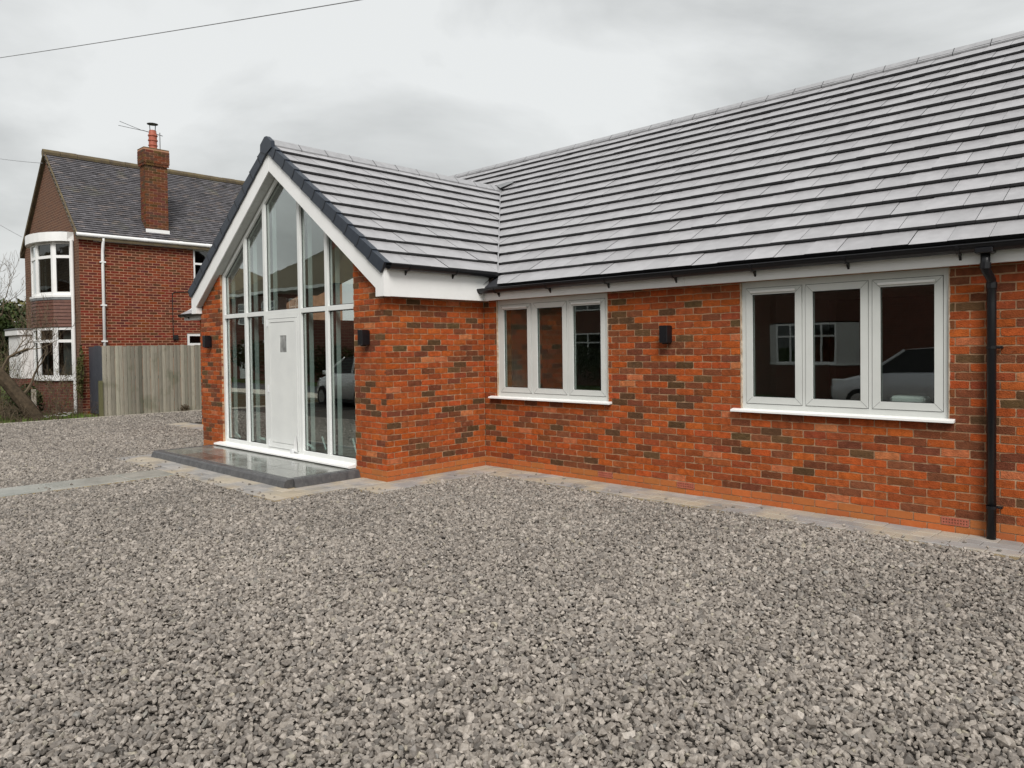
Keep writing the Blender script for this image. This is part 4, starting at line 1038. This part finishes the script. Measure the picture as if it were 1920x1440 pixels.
# bowed two storey bay on the street front
BCX, BHW, BD = -17.02, 1.26, .64
def bay_pt(a, k=1., ex=0.): return (BCX+(BHW*k+ex)*math.cos(R(a)), NY-(BD*k+ex)*math.sin(R(a)))
ANG = [0, 40, 80, 110, 145, 180]
def bay_band(name, mt, z0, z1, ex=0., parent=nh, t=.05, fine=False):
    A = ANG if not fine else list(range(0, 181, 12))
    o_ = [bay_pt(a, 1, ex) for a in A]; i_ = [bay_pt(a, 1, ex-t) for a in A][::-1]
    return MB().prism(o_+i_, 'z', z0, z1).build(name, mt, parent)
box('bay_top_cover', 'lead', nh, BCX-BHW, BCX+BHW, NY-.3, NY-.002, 5.02, 5.04)
bay_band('bay_fascia', 'white_upvc', 4.77, 5.02, .13, fine=True, t=.14)
MB().prism([bay_pt(a, 1, .12) for a in range(0, 181, 12)], 'z', 4.90, 5.00).build('bay_roof', 'lead', nh)
MB().prism([(BCX+BHW+.10, 4.80), (BCX+BHW+.14, 5.02), (BCX+BHW-.4, 5.02), (BCX+BHW-.4, 4.80)], 'y', NY-.16, NY-.003).build('bay_roof_end', 'white_upvc', nh)
for (za, zb, ztr) in ((3.30, 4.78, 4.36), (.98, 2.40, 2.02)):
    bay_band('bay_sill', 'white_upvc', za-.06, za, .05)
    for i in range(len(ANG)-1):
        p, q = Vector(bay_pt(ANG[i])), Vector(bay_pt(ANG[i+1])); d = q-p; L_ = d.length; d.normalize(); nn = Vector((d.y, -d.x))
        if nn.dot(p-Vector((BCX, NY))) < 0: nn = -nn
        P = lambda u, z, p=p, d=d: (p.x+d.x*u, p.y+d.y*u, z)
        w = .085
        hs = [(w, L_-w, za+w, ztr-.04), (w, L_-w, ztr+.04, zb-.07)]
        f = panel('bay_window', 'white_upvc', nh, [0, L_, w, L_-w], [za, zb, za+w, ztr-.04, ztr+.04, zb-.07], hs, P, (-nn.x*.06, -nn.y*.06, 0))
        for h in hs:
            gq = [P(h[0], h[2]), P(h[1], h[2]), P(h[1], h[3]), P(h[0], h[3])]
            MB().add([Vector(g_)-Vector((nn.x, nn.y, 0))*.03 for g_ in gq], [(0, 1, 2, 3)]).build('glass_pane', 'old_glass', f)
        MB().add([Vector(P(u_, z_))-Vector((nn.x, nn.y, 0))*.18 for u_, z_ in ((w+.02, za), (w+.02+(.5 if i == 0 and za < 2 else .12)*L_, za), (w+.02+(.5 if i == 0 and za < 2 else .12)*L_, zb), (w+.02, zb))], [(0, 1, 2, 3)]).build('curtain', 'curtain', f)
tiles = []
MB().prism([bay_pt(a, 1, -.03) for a in ANG], 'z', 2.42, 3.20).build('bay_apron', 'hung_tile', nh)
for r in range(8):      # tile hanging between the bays
    z = 2.42+r*.098
    o_ = [bay_pt(a, 1, .035) for a in ANG]; i_ = [bay_pt(a, 1, -.02) for a in ANG]; o2 = [bay_pt(a, 1, .012) for a in ANG]
    n = len(ANG); vs = [(p[0], p[1], z) for p in o_]+[(p[0], p[1], z+.105) for p in o2]+[(p[0], p[1], z+.004) for p in i_]
    fs = [(i, i+1, n+i+1, n+i) for i in range(n-1)]+[(i, 2*n+i, 2*n+i+1, i+1) for i in range(n-1)]
    MB().add(vs, fs).build('hung_tile_course', 'hung_tile', nh)
bay_band('lead_apron', 'lead', 3.17, 3.245, .045)
MB().prism([bay_pt(a, 1, -.02) for a in ANG], 'z', -.05, .92).build('bay_base', 'far_brick', nh)
MB().tube([(BCX+BHW+.15, NY-.06, 4.80), (BCX+BHW+.15, NY-.06, 0)], .042, 10).build('bay_downpipe', 'white_upvc', nh)
cam_b = MB().box(BCX+BHW-.12, BCX+BHW-.02, NY-.30, NY-.17, 4.84, 4.92).build('security_camera', 'gasket', nh)
box('inner_floor', 'room_dark', nh, NLX+.3, NX-.3, NY+.3, NB-.3, 2.55, 2.75)
# white flat roofed porch further along the street front
gr = thing('porch', 'white flat roofed porch left of the neighbouring bay window', 'porch', (-20.3, -1.15, 0))
box('wall', 'white_upvc', gr, -21.4, -19.95, -1.12, NY-.002, .9, 2.25)
box('fascia', 'white_upvc', gr, -21.5, -19.90, -1.20, NY-.003, 2.26, 2.44, .01)
box('roof', 'lead', gr, -21.52, -19.88, -1.22, NY-.003, 2.441, 2.48)
box('base', 'far_brick', gr, -21.4, -19.96, -1.11, NY-.004, -.05, .899)

# ------------------------------------------------------------------ fence, gate, posts
fe = thing('board_fence', 'weathered upright board fence at the edge of the gravel', 'fence', (-13.78, .6, 0))
y = -.70; FXX = -13.76
while y < 4.2:
    w = .095+random.uniform(-.006, .008); c = random.gauss(1, .22); t = (.335*c, .31*c, .25*c) if random.random() < .7 else (.28*c, .265*c, .21*c)
    h = 1.85+random.uniform(-.012, .012)+.02*(y+.7)/2.5; xo = random.uniform(-.004, .004)+(.012 if int((y+5)*10.4) % 2 else 0)
    b = MB(); b.prism([(FXX-.018+xo, y+.002), (FXX+xo, y+.002), (FXX+.004+xo, y+w*.5), (FXX+xo-.001, y+w-.002), (FXX-.018+xo, y+w-.002)], 'z', -.02, h, 'fence_wood', t)
    b.build('board', 'fence_wood', fe); y += w+random.uniform(.001, .006)
for z in (.35, 1.0, 1.6): MB().box(FXX-.06, FXX-.02, -.68, 4.2, z-.04, z+.04, 'fence_wood', (.15, .12, .08)).build('rail', 'fence_wood', fe)
MB().box(FXX-.03, FXX+.055, -.80, -.715, -.02, .95, 'fence_wood', (.14, .135, .07)).build('post', 'fence_wood', fe)
ga = thing('side_gate', 'dark grey painted side gate between fence end and brick house', 'gate', (-14.4, -.55, 0))
for i in range(9):
    x0 = -13.86-i*.145
    box('board', 'grey_paint', ga, x0-.143, x0, -.60, -.575, .03, 1.84+(.03 if 2 < i < 6 else 0), .004)
box('rail', 'grey_paint', ga, -15.16, -13.86, -.5745, -.54, .30, .40); box('rail', 'grey_paint', ga, -15.16, -13.86, -.5745, -.54, 1.45, 1.55)
po = tag(MB().prism([(-15.0, -2.02), (-14.9, -2.02), (-14.9, -1.92), (-15.0, -1.92)], 'z', -.05, .75).build('garden_post', 'concrete', None, .01), 'short mossy concrete garden post in front of the bay window', 'post')

# ------------------------------------------------------------------ plants
def grow(mb, p, d, r, length, depth, spread=.6, minr=.004, upb=.15, n=5, tips=None, wig=.22):
    pts = [Vector(p)]; rad = [r]; d = Vector(d).normalized(); segs = 4
    for i in range(segs):
        d = (d+Vector((random.gauss(0, wig), random.gauss(0, wig), random.gauss(0, wig)+upb*.4))).normalized()
        pts.append(pts[-1]+d*length/segs); rad.append(r*(1-.45*(i+1)/segs))
    mb.tube(pts, rad, n, cap=False)
    if tips is not None: tips.append(pts[-1])
    if depth <= 0: return
    k = random.choice((2, 3, 3))
    for i in range(k):
        t = random.choice((1, 2, 3, 4)) if i else 4
        dd = (d+Vector((random.gauss(0, spread), random.gauss(0, spread), random.gauss(0, spread)+upb))).normalized()
        grow(mb, pts[t], dd, max(minr, rad[t]*random.uniform(.55, .75)), length*random.uniform(.62, .85), depth-1, spread, minr, upb, max(3, n-1), tips, wig)
def leaves(mb, centre, radii, n, size, mt, flat=.0):
    for _ in range(n):
        while True:
            q = np.array([random.uniform(-1, 1) for _ in range(3)])
            if q@q < 1: break
        q = q/max(.25, np.linalg.norm(q))**.35
        p = Vector((centre[0]+q[0]*radii[0], centre[1]+q[1]*radii[1], centre[2]+q[2]*radii[2]))
        if p.z < .02: continue
        a = Vector((random.gauss(0, 1), random.gauss(0, 1), random.gauss(0, 1))).normalized(); b = a.orthogonal().normalized(); s = size*random.uniform(.6, 1.4)
        mb.add([p-a*s, p+b*s*.5, p+a*s, p-b*s*.5], [(0, 1, 2, 3)], mt)
# leaning bare tree
t1 = thing('bare_tree', 'leaning bare tree trunk with winter twigs at the left edge', 'tree', (-14.3, -2.2, 0))
random.seed(21)
mb = MB(); mb.tube([(-14.35, -2.05, -.05), (-14.40, -2.25, .35), (-14.55, -2.62, .95), (-14.75, -3.0, 1.55), (-15.0, -3.45, 2.2)], [.20, .17, .15, .135, .11], 9); mb.build('trunk', 'bark', t1)
mb = MB()
grow(mb, (-14.45, -2.35, .6), (-.1, .35, .9), .040, .85, 5, .5, .004, .2)
grow(mb, (-14.62, -2.75, 1.15), (-.3, .25, .95), .045, 1.0, 5, .55, .004, .25)
grow(mb, (-15.0, -3.4, 2.1), (-.2, .2, .9), .07, 1.1, 5, .5, .004, .2)
grow(mb, (-14.9, -3.2, 1.9), (.1, .45, .7), .05, 1.0, 4, .5, .004, .25)
mb.build('branches', 'twig', t1)
# scrubby multi stem shrubs in front of the bay
for i, (x, y, h, lab) in enumerate(((-14.6, -1.55, .62, 'thin bare shrub with upright twigs in front of the bay window'), (-15.4, -2.55, .75, 'taller bare shrub behind the leaning tree trunk'), (-14.2, -3.3, .55, 'low bare twiggy shrub at the left edge by the concrete edging'), (-16.6, -2.55, .95, 'bare shrub rising against the sky left of the brick house'))):
    s_ = thing('bare_shrub', lab, 'shrub', (x, y, 0), 'bare shrubs in the garden bed'); mb = MB()
    for k in range(9): grow(mb, (x+random.gauss(0, .10), y+random.gauss(0, .10), -.02), (random.gauss(0, .35), random.gauss(0, .35), 1), .014, h, 3, .45, .0035, .35, 4)
    mb.build('stems', 'twig', s_)
    mb = MB(); leaves(mb, (x, y, h*1.2), (.55, .55, h*.9), 380, .022, 'leaf_olive'); mb.build('leaves', 'leaf_olive', s_)
random.seed(33)
for (x, y, h, lab) in ((-27.5, -.4, 1.9, 'slender bare tree against the sky at the left edge'), (-26.5, .9, 1.7, 'smaller bare tree beside the gable of the brick house')):
    t3 = thing('bare_tree', lab, 'tree', (x, y, 0)); mb = MB(); mb.tube([(x, y, -.1), (x+.05, y, 1.2), (x, y+.05, 2.4)], [.11, .09, .07], 7); mb.build('trunk', 'bark', t3); mb = MB()
    for k in range(5): grow(mb, (x, y, 1.4+.25*k), (random.gauss(0, .5), random.gauss(0, .5), 1), .045, h*.62, 4, .5, .006, .22, 4)
    mb.build('branches', 'twig', t3)
# tangled brambles at the foot of the trees
for i, (x, y, lab) in enumerate(((-14.25, -2.55, 'brown bramble tangle at the foot of the leaning trunk'), (-14.9, -3.0, 'brown bramble tangle behind the leaning trunk'), (-14.3, -1.35, 'thin bramble tangle beside the grey gate'))):
    s_ = thing('bramble', lab, 'bramble', (x, y, 0), 'brambles in the garden bed'); mb = MB()
    for k in range(20): grow(mb, (x+random.gauss(0, .22), y+random.gauss(0, .22), -.02), (random.gauss(0, .6), random.gauss(0, .6), 1), .009, .38 if i < 2 else .26, 3, .8, .003, -.05, 3)
    mb.build('stems', 'twig', s_)
def bush(name, label, cat, c, rad, n, size, mt, group=None, lobes=7, trunk=True):
    t = thing(name, label, cat, (c[0], c[1], 0), group)
    mb = MB()
    for k in range(lobes):
        a = random.uniform(0, 6.28); q = (c[0]+rad[0]*.5*math.cos(a), c[1]+rad[1]*.5*math.sin(a), c[2]+rad[2]*random.uniform(-.4, .45)); s = random.uniform(.45, .65)
        leaves(mb, q, (rad[0]*s, rad[1]*s, rad[2]*s), n//lobes, size, mt)
    mb.build('crown', mt, t)
    if trunk:
        mb = MB(); mb.tube([(c[0], c[1], -.05), (c[0]+.05, c[1], c[2]*.5), (c[0], c[1]+.05, c[2])], [.09, .07, .04], 7)
        for k in range(6): grow(mb, (c[0], c[1], c[2]*.5), (random.gauss(0, .8), random.gauss(0, .8), .8), .035, rad[2]*.5, 2, .6, .006, .1, 4)
        mb.build('trunk', 'bark', t)
    return t
bush('evergreen_tree', 'dense evergreen tree behind the white porch', 'tree', (-24.2, -.9, 2.0), (1.7, 1.3, 1.9), 9000, .075, 'leaf_dark')
bush('evergreen_tree', 'tall dark conifer mass at the far left edge', 'tree', (-23.5, -2.6, 1.6), (1.8, 1.6, 1.9), 9000, .08, 'leaf_dark')
bush('evergreen_tree', 'round topped evergreen farther behind the street front', 'tree', (-29.5, 1.2, 2.2), (2.2, 2.0, 2.3), 7000, .10, 'leaf_olive')
bush('bush', 'dark ivy bush under the bay window', 'bush', (-15.9, -1.95, .42), (.6, .45, .45), 2600, .04, 'leaf_ivy', trunk=False)
bush('bush', 'scruffy ivy bush around the foot of the leaning tree', 'bush', (-15.3, -3.1, .40), (.8, .7, .42), 2600, .035, 'leaf_olive', trunk=False)
bush('bush', 'overgrown climber on the corner of the neighbouring house', 'bush', (-15.05, -.86, 1.0), (.13, .10, 1.0), 900, .03, 'leaf_olive', trunk=False)
bush('bush', 'small dead weed at the foot of the fence', 'weed', (-13.70, 1.25, .10), (.10, .22, .12), 160, .03, 'twig', trunk=False, lobes=4)
random.seed(5)
mb = MB()
for _ in range(5200):       # grass and low weeds
    if random.random() < .35: x, y = random.uniform(-15.2, -13.75), random.gauss(-3.75, .45)
    else: x, y = random.uniform(-16.5, -13.73), random.uniform(-5.5, -.75)
    if random.random() < .45 and -3.2 < y < -1.6: continue
    h = random.uniform(.03, .12); a = random.uniform(0, 6.28); w = .006; dx, dy = math.cos(a), math.sin(a)
    mb.add([(x-dy*w, y+dx*w, -.02), (x+dy*w, y-dx*w, -.02), (x+dx*h*.5, y+dy*h*.5, h)], [(0, 1, 2)])
tag(stuff(mb.build('grass', 'grass')), 'tufts of green grass and weeds along the garden bed', 'grass')
mb = MB()
for _ in range(2600):       # leaf litter
    x, y = random.uniform(-16.5, -13.72), random.uniform(-6.0, -.6); s = random.uniform(.015, .04); a = random.uniform(0, 6.28)
    z = random.uniform(-.01, .03); mb.add([(x+s*math.cos(a+k*1.57)*(1 if k % 2 else .5), y+s*math.sin(a+k*1.57)*(1 if k % 2 else .5), z+random.uniform(0, .015)) for k in range(4)], [(0, 1, 2, 3)])
tag(stuff(mb.build('leaf_litter', 'twig')), 'brown dead leaves lying on the soil bed', 'leaf litter')
fp = thing('flower_clump', 'small clump of white spring flowers in the garden bed', 'flowers', (-14.0, -1.62, 0))
mb = MB(); ml = MB()
for _ in range(14):
    x, y, z = -14.0+random.gauss(0, .10), -1.62+random.gauss(0, .14), random.uniform(.08, .16)
    ml.tube([(x, y, -.02), (x+.01, y, z)], .004, 4)
    for k in range(5):
        a = k*1.257; mb.add([(x, y, z), (x+.035*math.cos(a-.4), y+.035*math.sin(a-.4), z+.01), (x+.05*math.cos(a), y+.05*math.sin(a), z+.012), (x+.035*math.cos(a+.4), y+.035*math.sin(a+.4), z+.01)], [(0, 1, 2, 3)])
mb.build('petals', 'petal', fp); ml.build('stalks', 'grass', fp)

# ------------------------------------------------------------------ overhead cables
def cable(label, a, b, r, sag):
    A, B = Vector(a), Vector(b); pts = [A.lerp(B, t/16)-Vector((0, 0, sag*4*(t/16)*(1-t/16))) for t in range(17)]
    return tag(MB().tube(pts, r, 5).build('overhead_cable', 'metal_grey'), label, 'cable', 'overhead telephone cables')
def at(u, v, dist):
    d = CF+CR*(u-960-CAM['cx'])/CAM['f']-CU*(v-720-CAM['cy'])/CAM['f']; return tuple(CL+d*dist)
P0 = Vector(at(0, 103, 20)); P1 = Vector(at(617, 0, 13)); dd = P1-P0
cable('thin overhead cable crossing the sky at the upper left', P0-dd*.6, P1+dd*.8, .009, .10)
cable('faint upper cable ending at the neighbouring gable', Vector((-17.9, -.9, 7.3)), Vector(at(-60, 287, 30)), .008, .05)
cable('faint lower cable ending at the left eave of the neighbouring house', Vector((-20.4, -.9, 5.4)), Vector(at(-60, 383, 32)), .008, .05)

# ------------------------------------------------------------------ across the road: seen reflected in the glass
def car(label, mt, x, y, rz, L=4.1, Hh=1.52):
    t = thing('parked_car', label, 'car', (x, y, -.05), 'cars parked behind the camera', rz)
    st = [(0, .60, .32, .70), (.12, .74, .22, .78), (.5, .83, .20, .88), (1.05, .86, .20, .98), (1.5, .87, .20, 1.02), (2.4, .87, .20, 1.03), (3.3, .86, .20, 1.04), (3.85, .80, .24, 1.02), (L, .66, .34, .95)]
    vs = []; fs = []; K = 12
    for (sx, w, zb, zt) in st:
        zm = (zb+zt)*.5
        half = [(w*.80, zb), (w*.97, zb+.10), (w, zm), (w*.97, zt-.06), (w*.86, zt), (w*.4, zt+.035)]
        ring = half+[(-a, b_) for a, b_ in half[::-1]]
        vs += [(sx-L/2, a, b_) for a, b_ in ring]
    for i in range(len(st)-1):
        for k in range(K): fs.append((i*K+k, i*K+(k+1) % K, (i+1)*K+(k+1) % K, (i+1)*K+k))
    fs += [tuple(range(K)), tuple(range((len(st)-1)*K, len(st)*K))[::-1]]
    MB().add(vs, fs).build('body', mt, t, smooth=True, local=True)
    gh = [(.95, .74, 1.00, 1.005), (1.75, .72, 1.0, Hh-.05), (2.3, .70, 1.0, Hh), (3.2, .69, 1.0, Hh-.05), (3.75, .66, 1.0, Hh-.28), (3.95, .64, 1.0, 1.02)]
    vs = []; fs = []; rv = []
    for (sx, w, zb, zt) in gh:
        q = (zt-zb)/.52; wt = w*(1-.20*max(0, q)); vs += [(sx-L/2, w, zb), (sx-L/2, wt, zt), (sx-L/2, -wt, zt), (sx-L/2, -w, zb)]
    for i in range(len(gh)-1): fs += [(i*4+k, i*4+k+1, (i+1)*4+k+1, (i+1)*4+k) for k in range(3)]
    MB().add(vs, fs).build('window_band', 'gasket', t, local=True)
    rp = [(sx-L/2, w*(1-.20*(zt-zb)/.52), zt) for (sx, w, zb, zt) in gh[1:4]]
    rvs = [(a, b_+.01, c+.004) for a, b_, c in rp]+[(a, 0, c+.03) for a, b_, c in rp]+[(a, -b_-.01, c+.004) for a, b_, c in rp]
    MB().add(rvs, [(0, 1, 4, 3), (1, 2, 5, 4), (3, 4, 7, 6), (4, 5, 8, 7)]).build('roof', mt, t, smooth=True, local=True)
    for s in (1, -1):
        for a, b_ in (((.98, .75, 1.01), (1.76, .585, Hh-.045)), ((2.55, .715, 1.01), (2.5, .57, Hh-.01)), ((3.72, .69, 1.01), (3.24, .57, Hh-.055))):
            MB().tube([(a[0]-L/2, s*a[1], a[2]), (b_[0]-L/2, s*b_[1], b_[2])], .035, 6).build('pillar', mt, t, local=True)
        for wx in (.78, 3.28):
            w_ = MB(); c = (wx-L/2, s*.80, .31)
            w_.tube([(c[0], c[1]-s*.10, c[2]), (c[0], c[1]+s*.085, c[2])], .31, 18); wo = w_.build('tyre', 'rubber', t, local=True)
            r_ = MB(); r_.tube([(c[0], c[1]+s*.086, c[2]), (c[0], c[1]+s*.095, c[2])], .20, 14); r_.build('rim', 'rim_metal', t, local=True)
        MB().prism([(.02-L/2, s*.44), (.05-L/2, s*.66), (.50-L/2, s*.815), (.34-L/2, s*.55)], 'z', .70, .84).build('headlight', 'lamp_glass', t, .02, local=True)
        MB().box(L/2-.16, L/2-.02, s*.62-.10, s*.62+.10, .70, .98).build('tail_light', 'red_lamp', t, .02, local=True)
        MB().box(1.15-L/2, 1.33-L/2, min(s*.88, s*1.02), max(s*.88, s*1.02), .98, 1.10).build('wing_mirror', mt, t, .02, local=True)
        box('sill_strip', 'rubber', t, 1.15-L/2, 2.95-L/2, min(s*.80, s*.885), max(s*.80, s*.885), .18, .27, local=True)
    MB().prism([(-.02-L/2, .24), (.10-L/2, .20), (.12-L/2, .50), (-.015-L/2, .48)], 'y', -.55, .55).build('grille', 'rubber', t, .01, local=True)
    return t
car('silver hatchback parked across the road, seen only as a reflection in the wide window', 'car_silver', 2.3, -12.45, 0, 4.1, 1.60)
car('dark blue car behind the silver hatchback, seen only as a reflection', 'car_blue', 4.6, -14.35, 0)
car('white car parked to the left of the camera, seen reflected in the glazed gable', 'car_white', -11.6, -9.2, R(8))
def far_house(name, label, x0, x1, y0, y1, he, hr, bay=None):
    t = thing(name, label, 'house', ((x0+x1)/2, (y0+y1)/2, 0), 'houses across the road')
    box('wall', 'far_brick', t, x0, x1, y0, y1, -.1, he)
    xm = min((y1-y0)/2, (x1-x0)/2.2); e = .35
    v = [(x0-e, y0-e, he), (x1+e, y0-e, he), (x1+e, y1+e, he), (x0-e, y1+e, he), (x0+xm, (y0+y1)/2, hr), (x1-xm, (y0+y1)/2, hr)]
    rf = MB().add(v, [(0, 1, 5, 4), (1, 2, 5), (2, 3, 4, 5), (3, 0, 4), (3, 2, 1, 0)]).build('roof', 'old_ridge', t)
    box('chimney', 'far_brick', t, x0+xm+.2, x0+xm+.9, (y0+y1)/2-.3, (y0+y1)/2+.3, hr-1.0, hr+.9)
    box('eaves_board', 'white_upvc', t, x0-e, x1+e, y1+e-.02, y1+e+.02, he-.18, he-.01)
    def win(a, b_, c, d, yy, cur=True):
        f = panel('window', 'white_upvc', t, [a, b_, a+.06, b_-.06, (a+b_)/2-.03, (a+b_)/2+.03], [c, d, c+.06, d-.06, d-.45, d-.39], [(p, q, r_, s_) for p, q in ((a+.06, (a+b_)/2-.03), ((a+b_)/2+.03, b_-.06)) for r_, s_ in ((c+.06, d-.45), (d-.39, d-.06))], lambda u, z: (u, yy+.05, z), (0, -.045, 0))
        box('glass_pane', 'old_glass', f, a+.05, b_-.05, yy+.018, yy+.022, c+.05, d-.05)
        box('curtain', 'curtain', f, a+.06, a+.06+(b_-a)*.28, yy+.006, yy+.012, c+.06, d-.06); box('curtain', 'curtain', f, b_-.06-(b_-a)*.28, b_-.06, yy+.006, yy+.012, c+.06, d-.06)
        return f
    if bay:
        a, b_ = bay
        MB().prism([(a, y1+.001), (a+.5, y1+.65), (b_-.5, y1+.65), (b_, y1+.001)], 'z', -.1, 1.0).build('bay_base', 'far_brick', t)
        MB().prism([(a, y1+.001), (a+.5, y1+.60), (b_-.5, y1+.60), (b_, y1+.001)], 'z', 2.4, 3.4).build('bay_band', 'hung_tile', t)
        MB().prism([(a, y1+.001), (a+.5, y1+.70), (b_-.5, y1+.70), (b_, y1+.001)], 'z', 4.75, 5.0).build('bay_fascia', 'white_upvc', t)
        for z in (1.001, 3.401):
            h = 1.36 if z < 2 else 1.3
            MB().prism([(a-.03, y1+.002), (a+.48, y1+.68), (b_-.48, y1+.68), (b_+.03, y1+.002)], 'z', z, z+.05).build('bay_sill', 'white_upvc', t)
            win(a+.5, (a+b_)/2-.02, z+.05, z+h, y1+.56); win((a+b_)/2+.02, b_-.5, z+.05, z+h, y1+.56)
            for q in (0, 1):
                pa, pb = ((a, y1+.002), (a+.5, y1+.60)) if q == 0 else ((b_-.5, y1+.60), (b_, y1+.002))
                MB().prism([pa, pb, (pb[0], pb[1]-.03), (pa[0], pa[1]-.03)] if q == 0 else [pa, pb, (pb[0]-.03, pb[1]), (pa[0]-.03, pa[1])], 'z', z+.05, z+h).build('bay_side', 'curtain', t)
    n = int((x1-x0)//3.2)
    for i in range(n):
        a = x0+.6+i*3.1
        if bay and a < bay[1]+.3 and a+1.5 > bay[0]-.3: continue
        win(a, a+1.5, 3.3, 4.6, y1); 
        if i % 2: win(a, a+1.5, 1.0, 2.3, y1)
        else:
            d_ = box('door', 'white_upvc', t, a, a+.95, y1+.002, y1+.06, 0.0, 2.1); box('door_glass', 'old_glass', d_, a+.2, a+.75, y1+.061, y1+.066, 1.1, 1.9)
    return t
far_house('brick_house', 'dark red brick house with white bay across the road, seen only reflected', -5.2, 6.6, -25.5, -17.2, 5.3, 8.2, (-3.9, -.9))
far_house('brick_house', 'brick house farther left across the road, seen reflected in the gable', -24, -10, -27.5, -19, 5.2, 8.0)
far_house('brick_house', 'brick house at the far left of the street, seen reflected in the gable', -38, -27, -26, -17.6, 5.2, 8.1)
far_house('brick_house', 'last brick house down the street, seen reflected in the gable', -53, -42, -26, -17.4, 5.2, 8.0)
random.seed(9)
bush('hedge_bush', 'broad dark hedge bush before the far left houses', 'bush', (-25, -16.3, 1.0), (2.6, .8, 1.1), 2500, .08, 'leaf_dark', trunk=False)
bush('hedge_bush', 'tall dark hedge bush farthest down the street', 'bush', (-33, -16.3, 1.2), (3.0, .8, 1.3), 2500, .09, 'leaf_dark', trunk=False)
bush('hedge_bush', 'dark clipped hedge bush at the left of the road', 'bush', (-9.5, -17.6, .9), (1.6, .7, .9), 2500, .07, 'leaf_dark', trunk=False)
bush('hedge_bush', 'second dark hedge bush beside the reflected house', 'bush', (-12.6, -17.7, .9), (1.7, .7, .95), 2500, .07, 'leaf_dark', trunk=False)
bush('hedge_bush', 'dark hedge bush near the roadside verge', 'bush', (-16.0, -17.7, 1.0), (1.8, .8, 1.0), 2500, .07, 'leaf_dark', trunk=False)
t2 = thing('bare_tree', 'tall bare tree across the road, seen reflected in the gable', 'tree', (-8.0, -18.5, 0)); mb = MB()
mb.tube([(-8, -18.5, -.1), (-8.1, -18.5, 2.5)], [.22, .15], 8); mb.build('trunk', 'bark', t2); mb = MB()
for k in range(5): grow(mb, (-8.1, -18.5, 2.2), (random.gauss(0, .6), random.gauss(0, .6), 1), .10, 2.4, 4, .5, .01, .15)
mb.build('branches', 'twig', t2)
print('objects', len(bpy.data.objects))
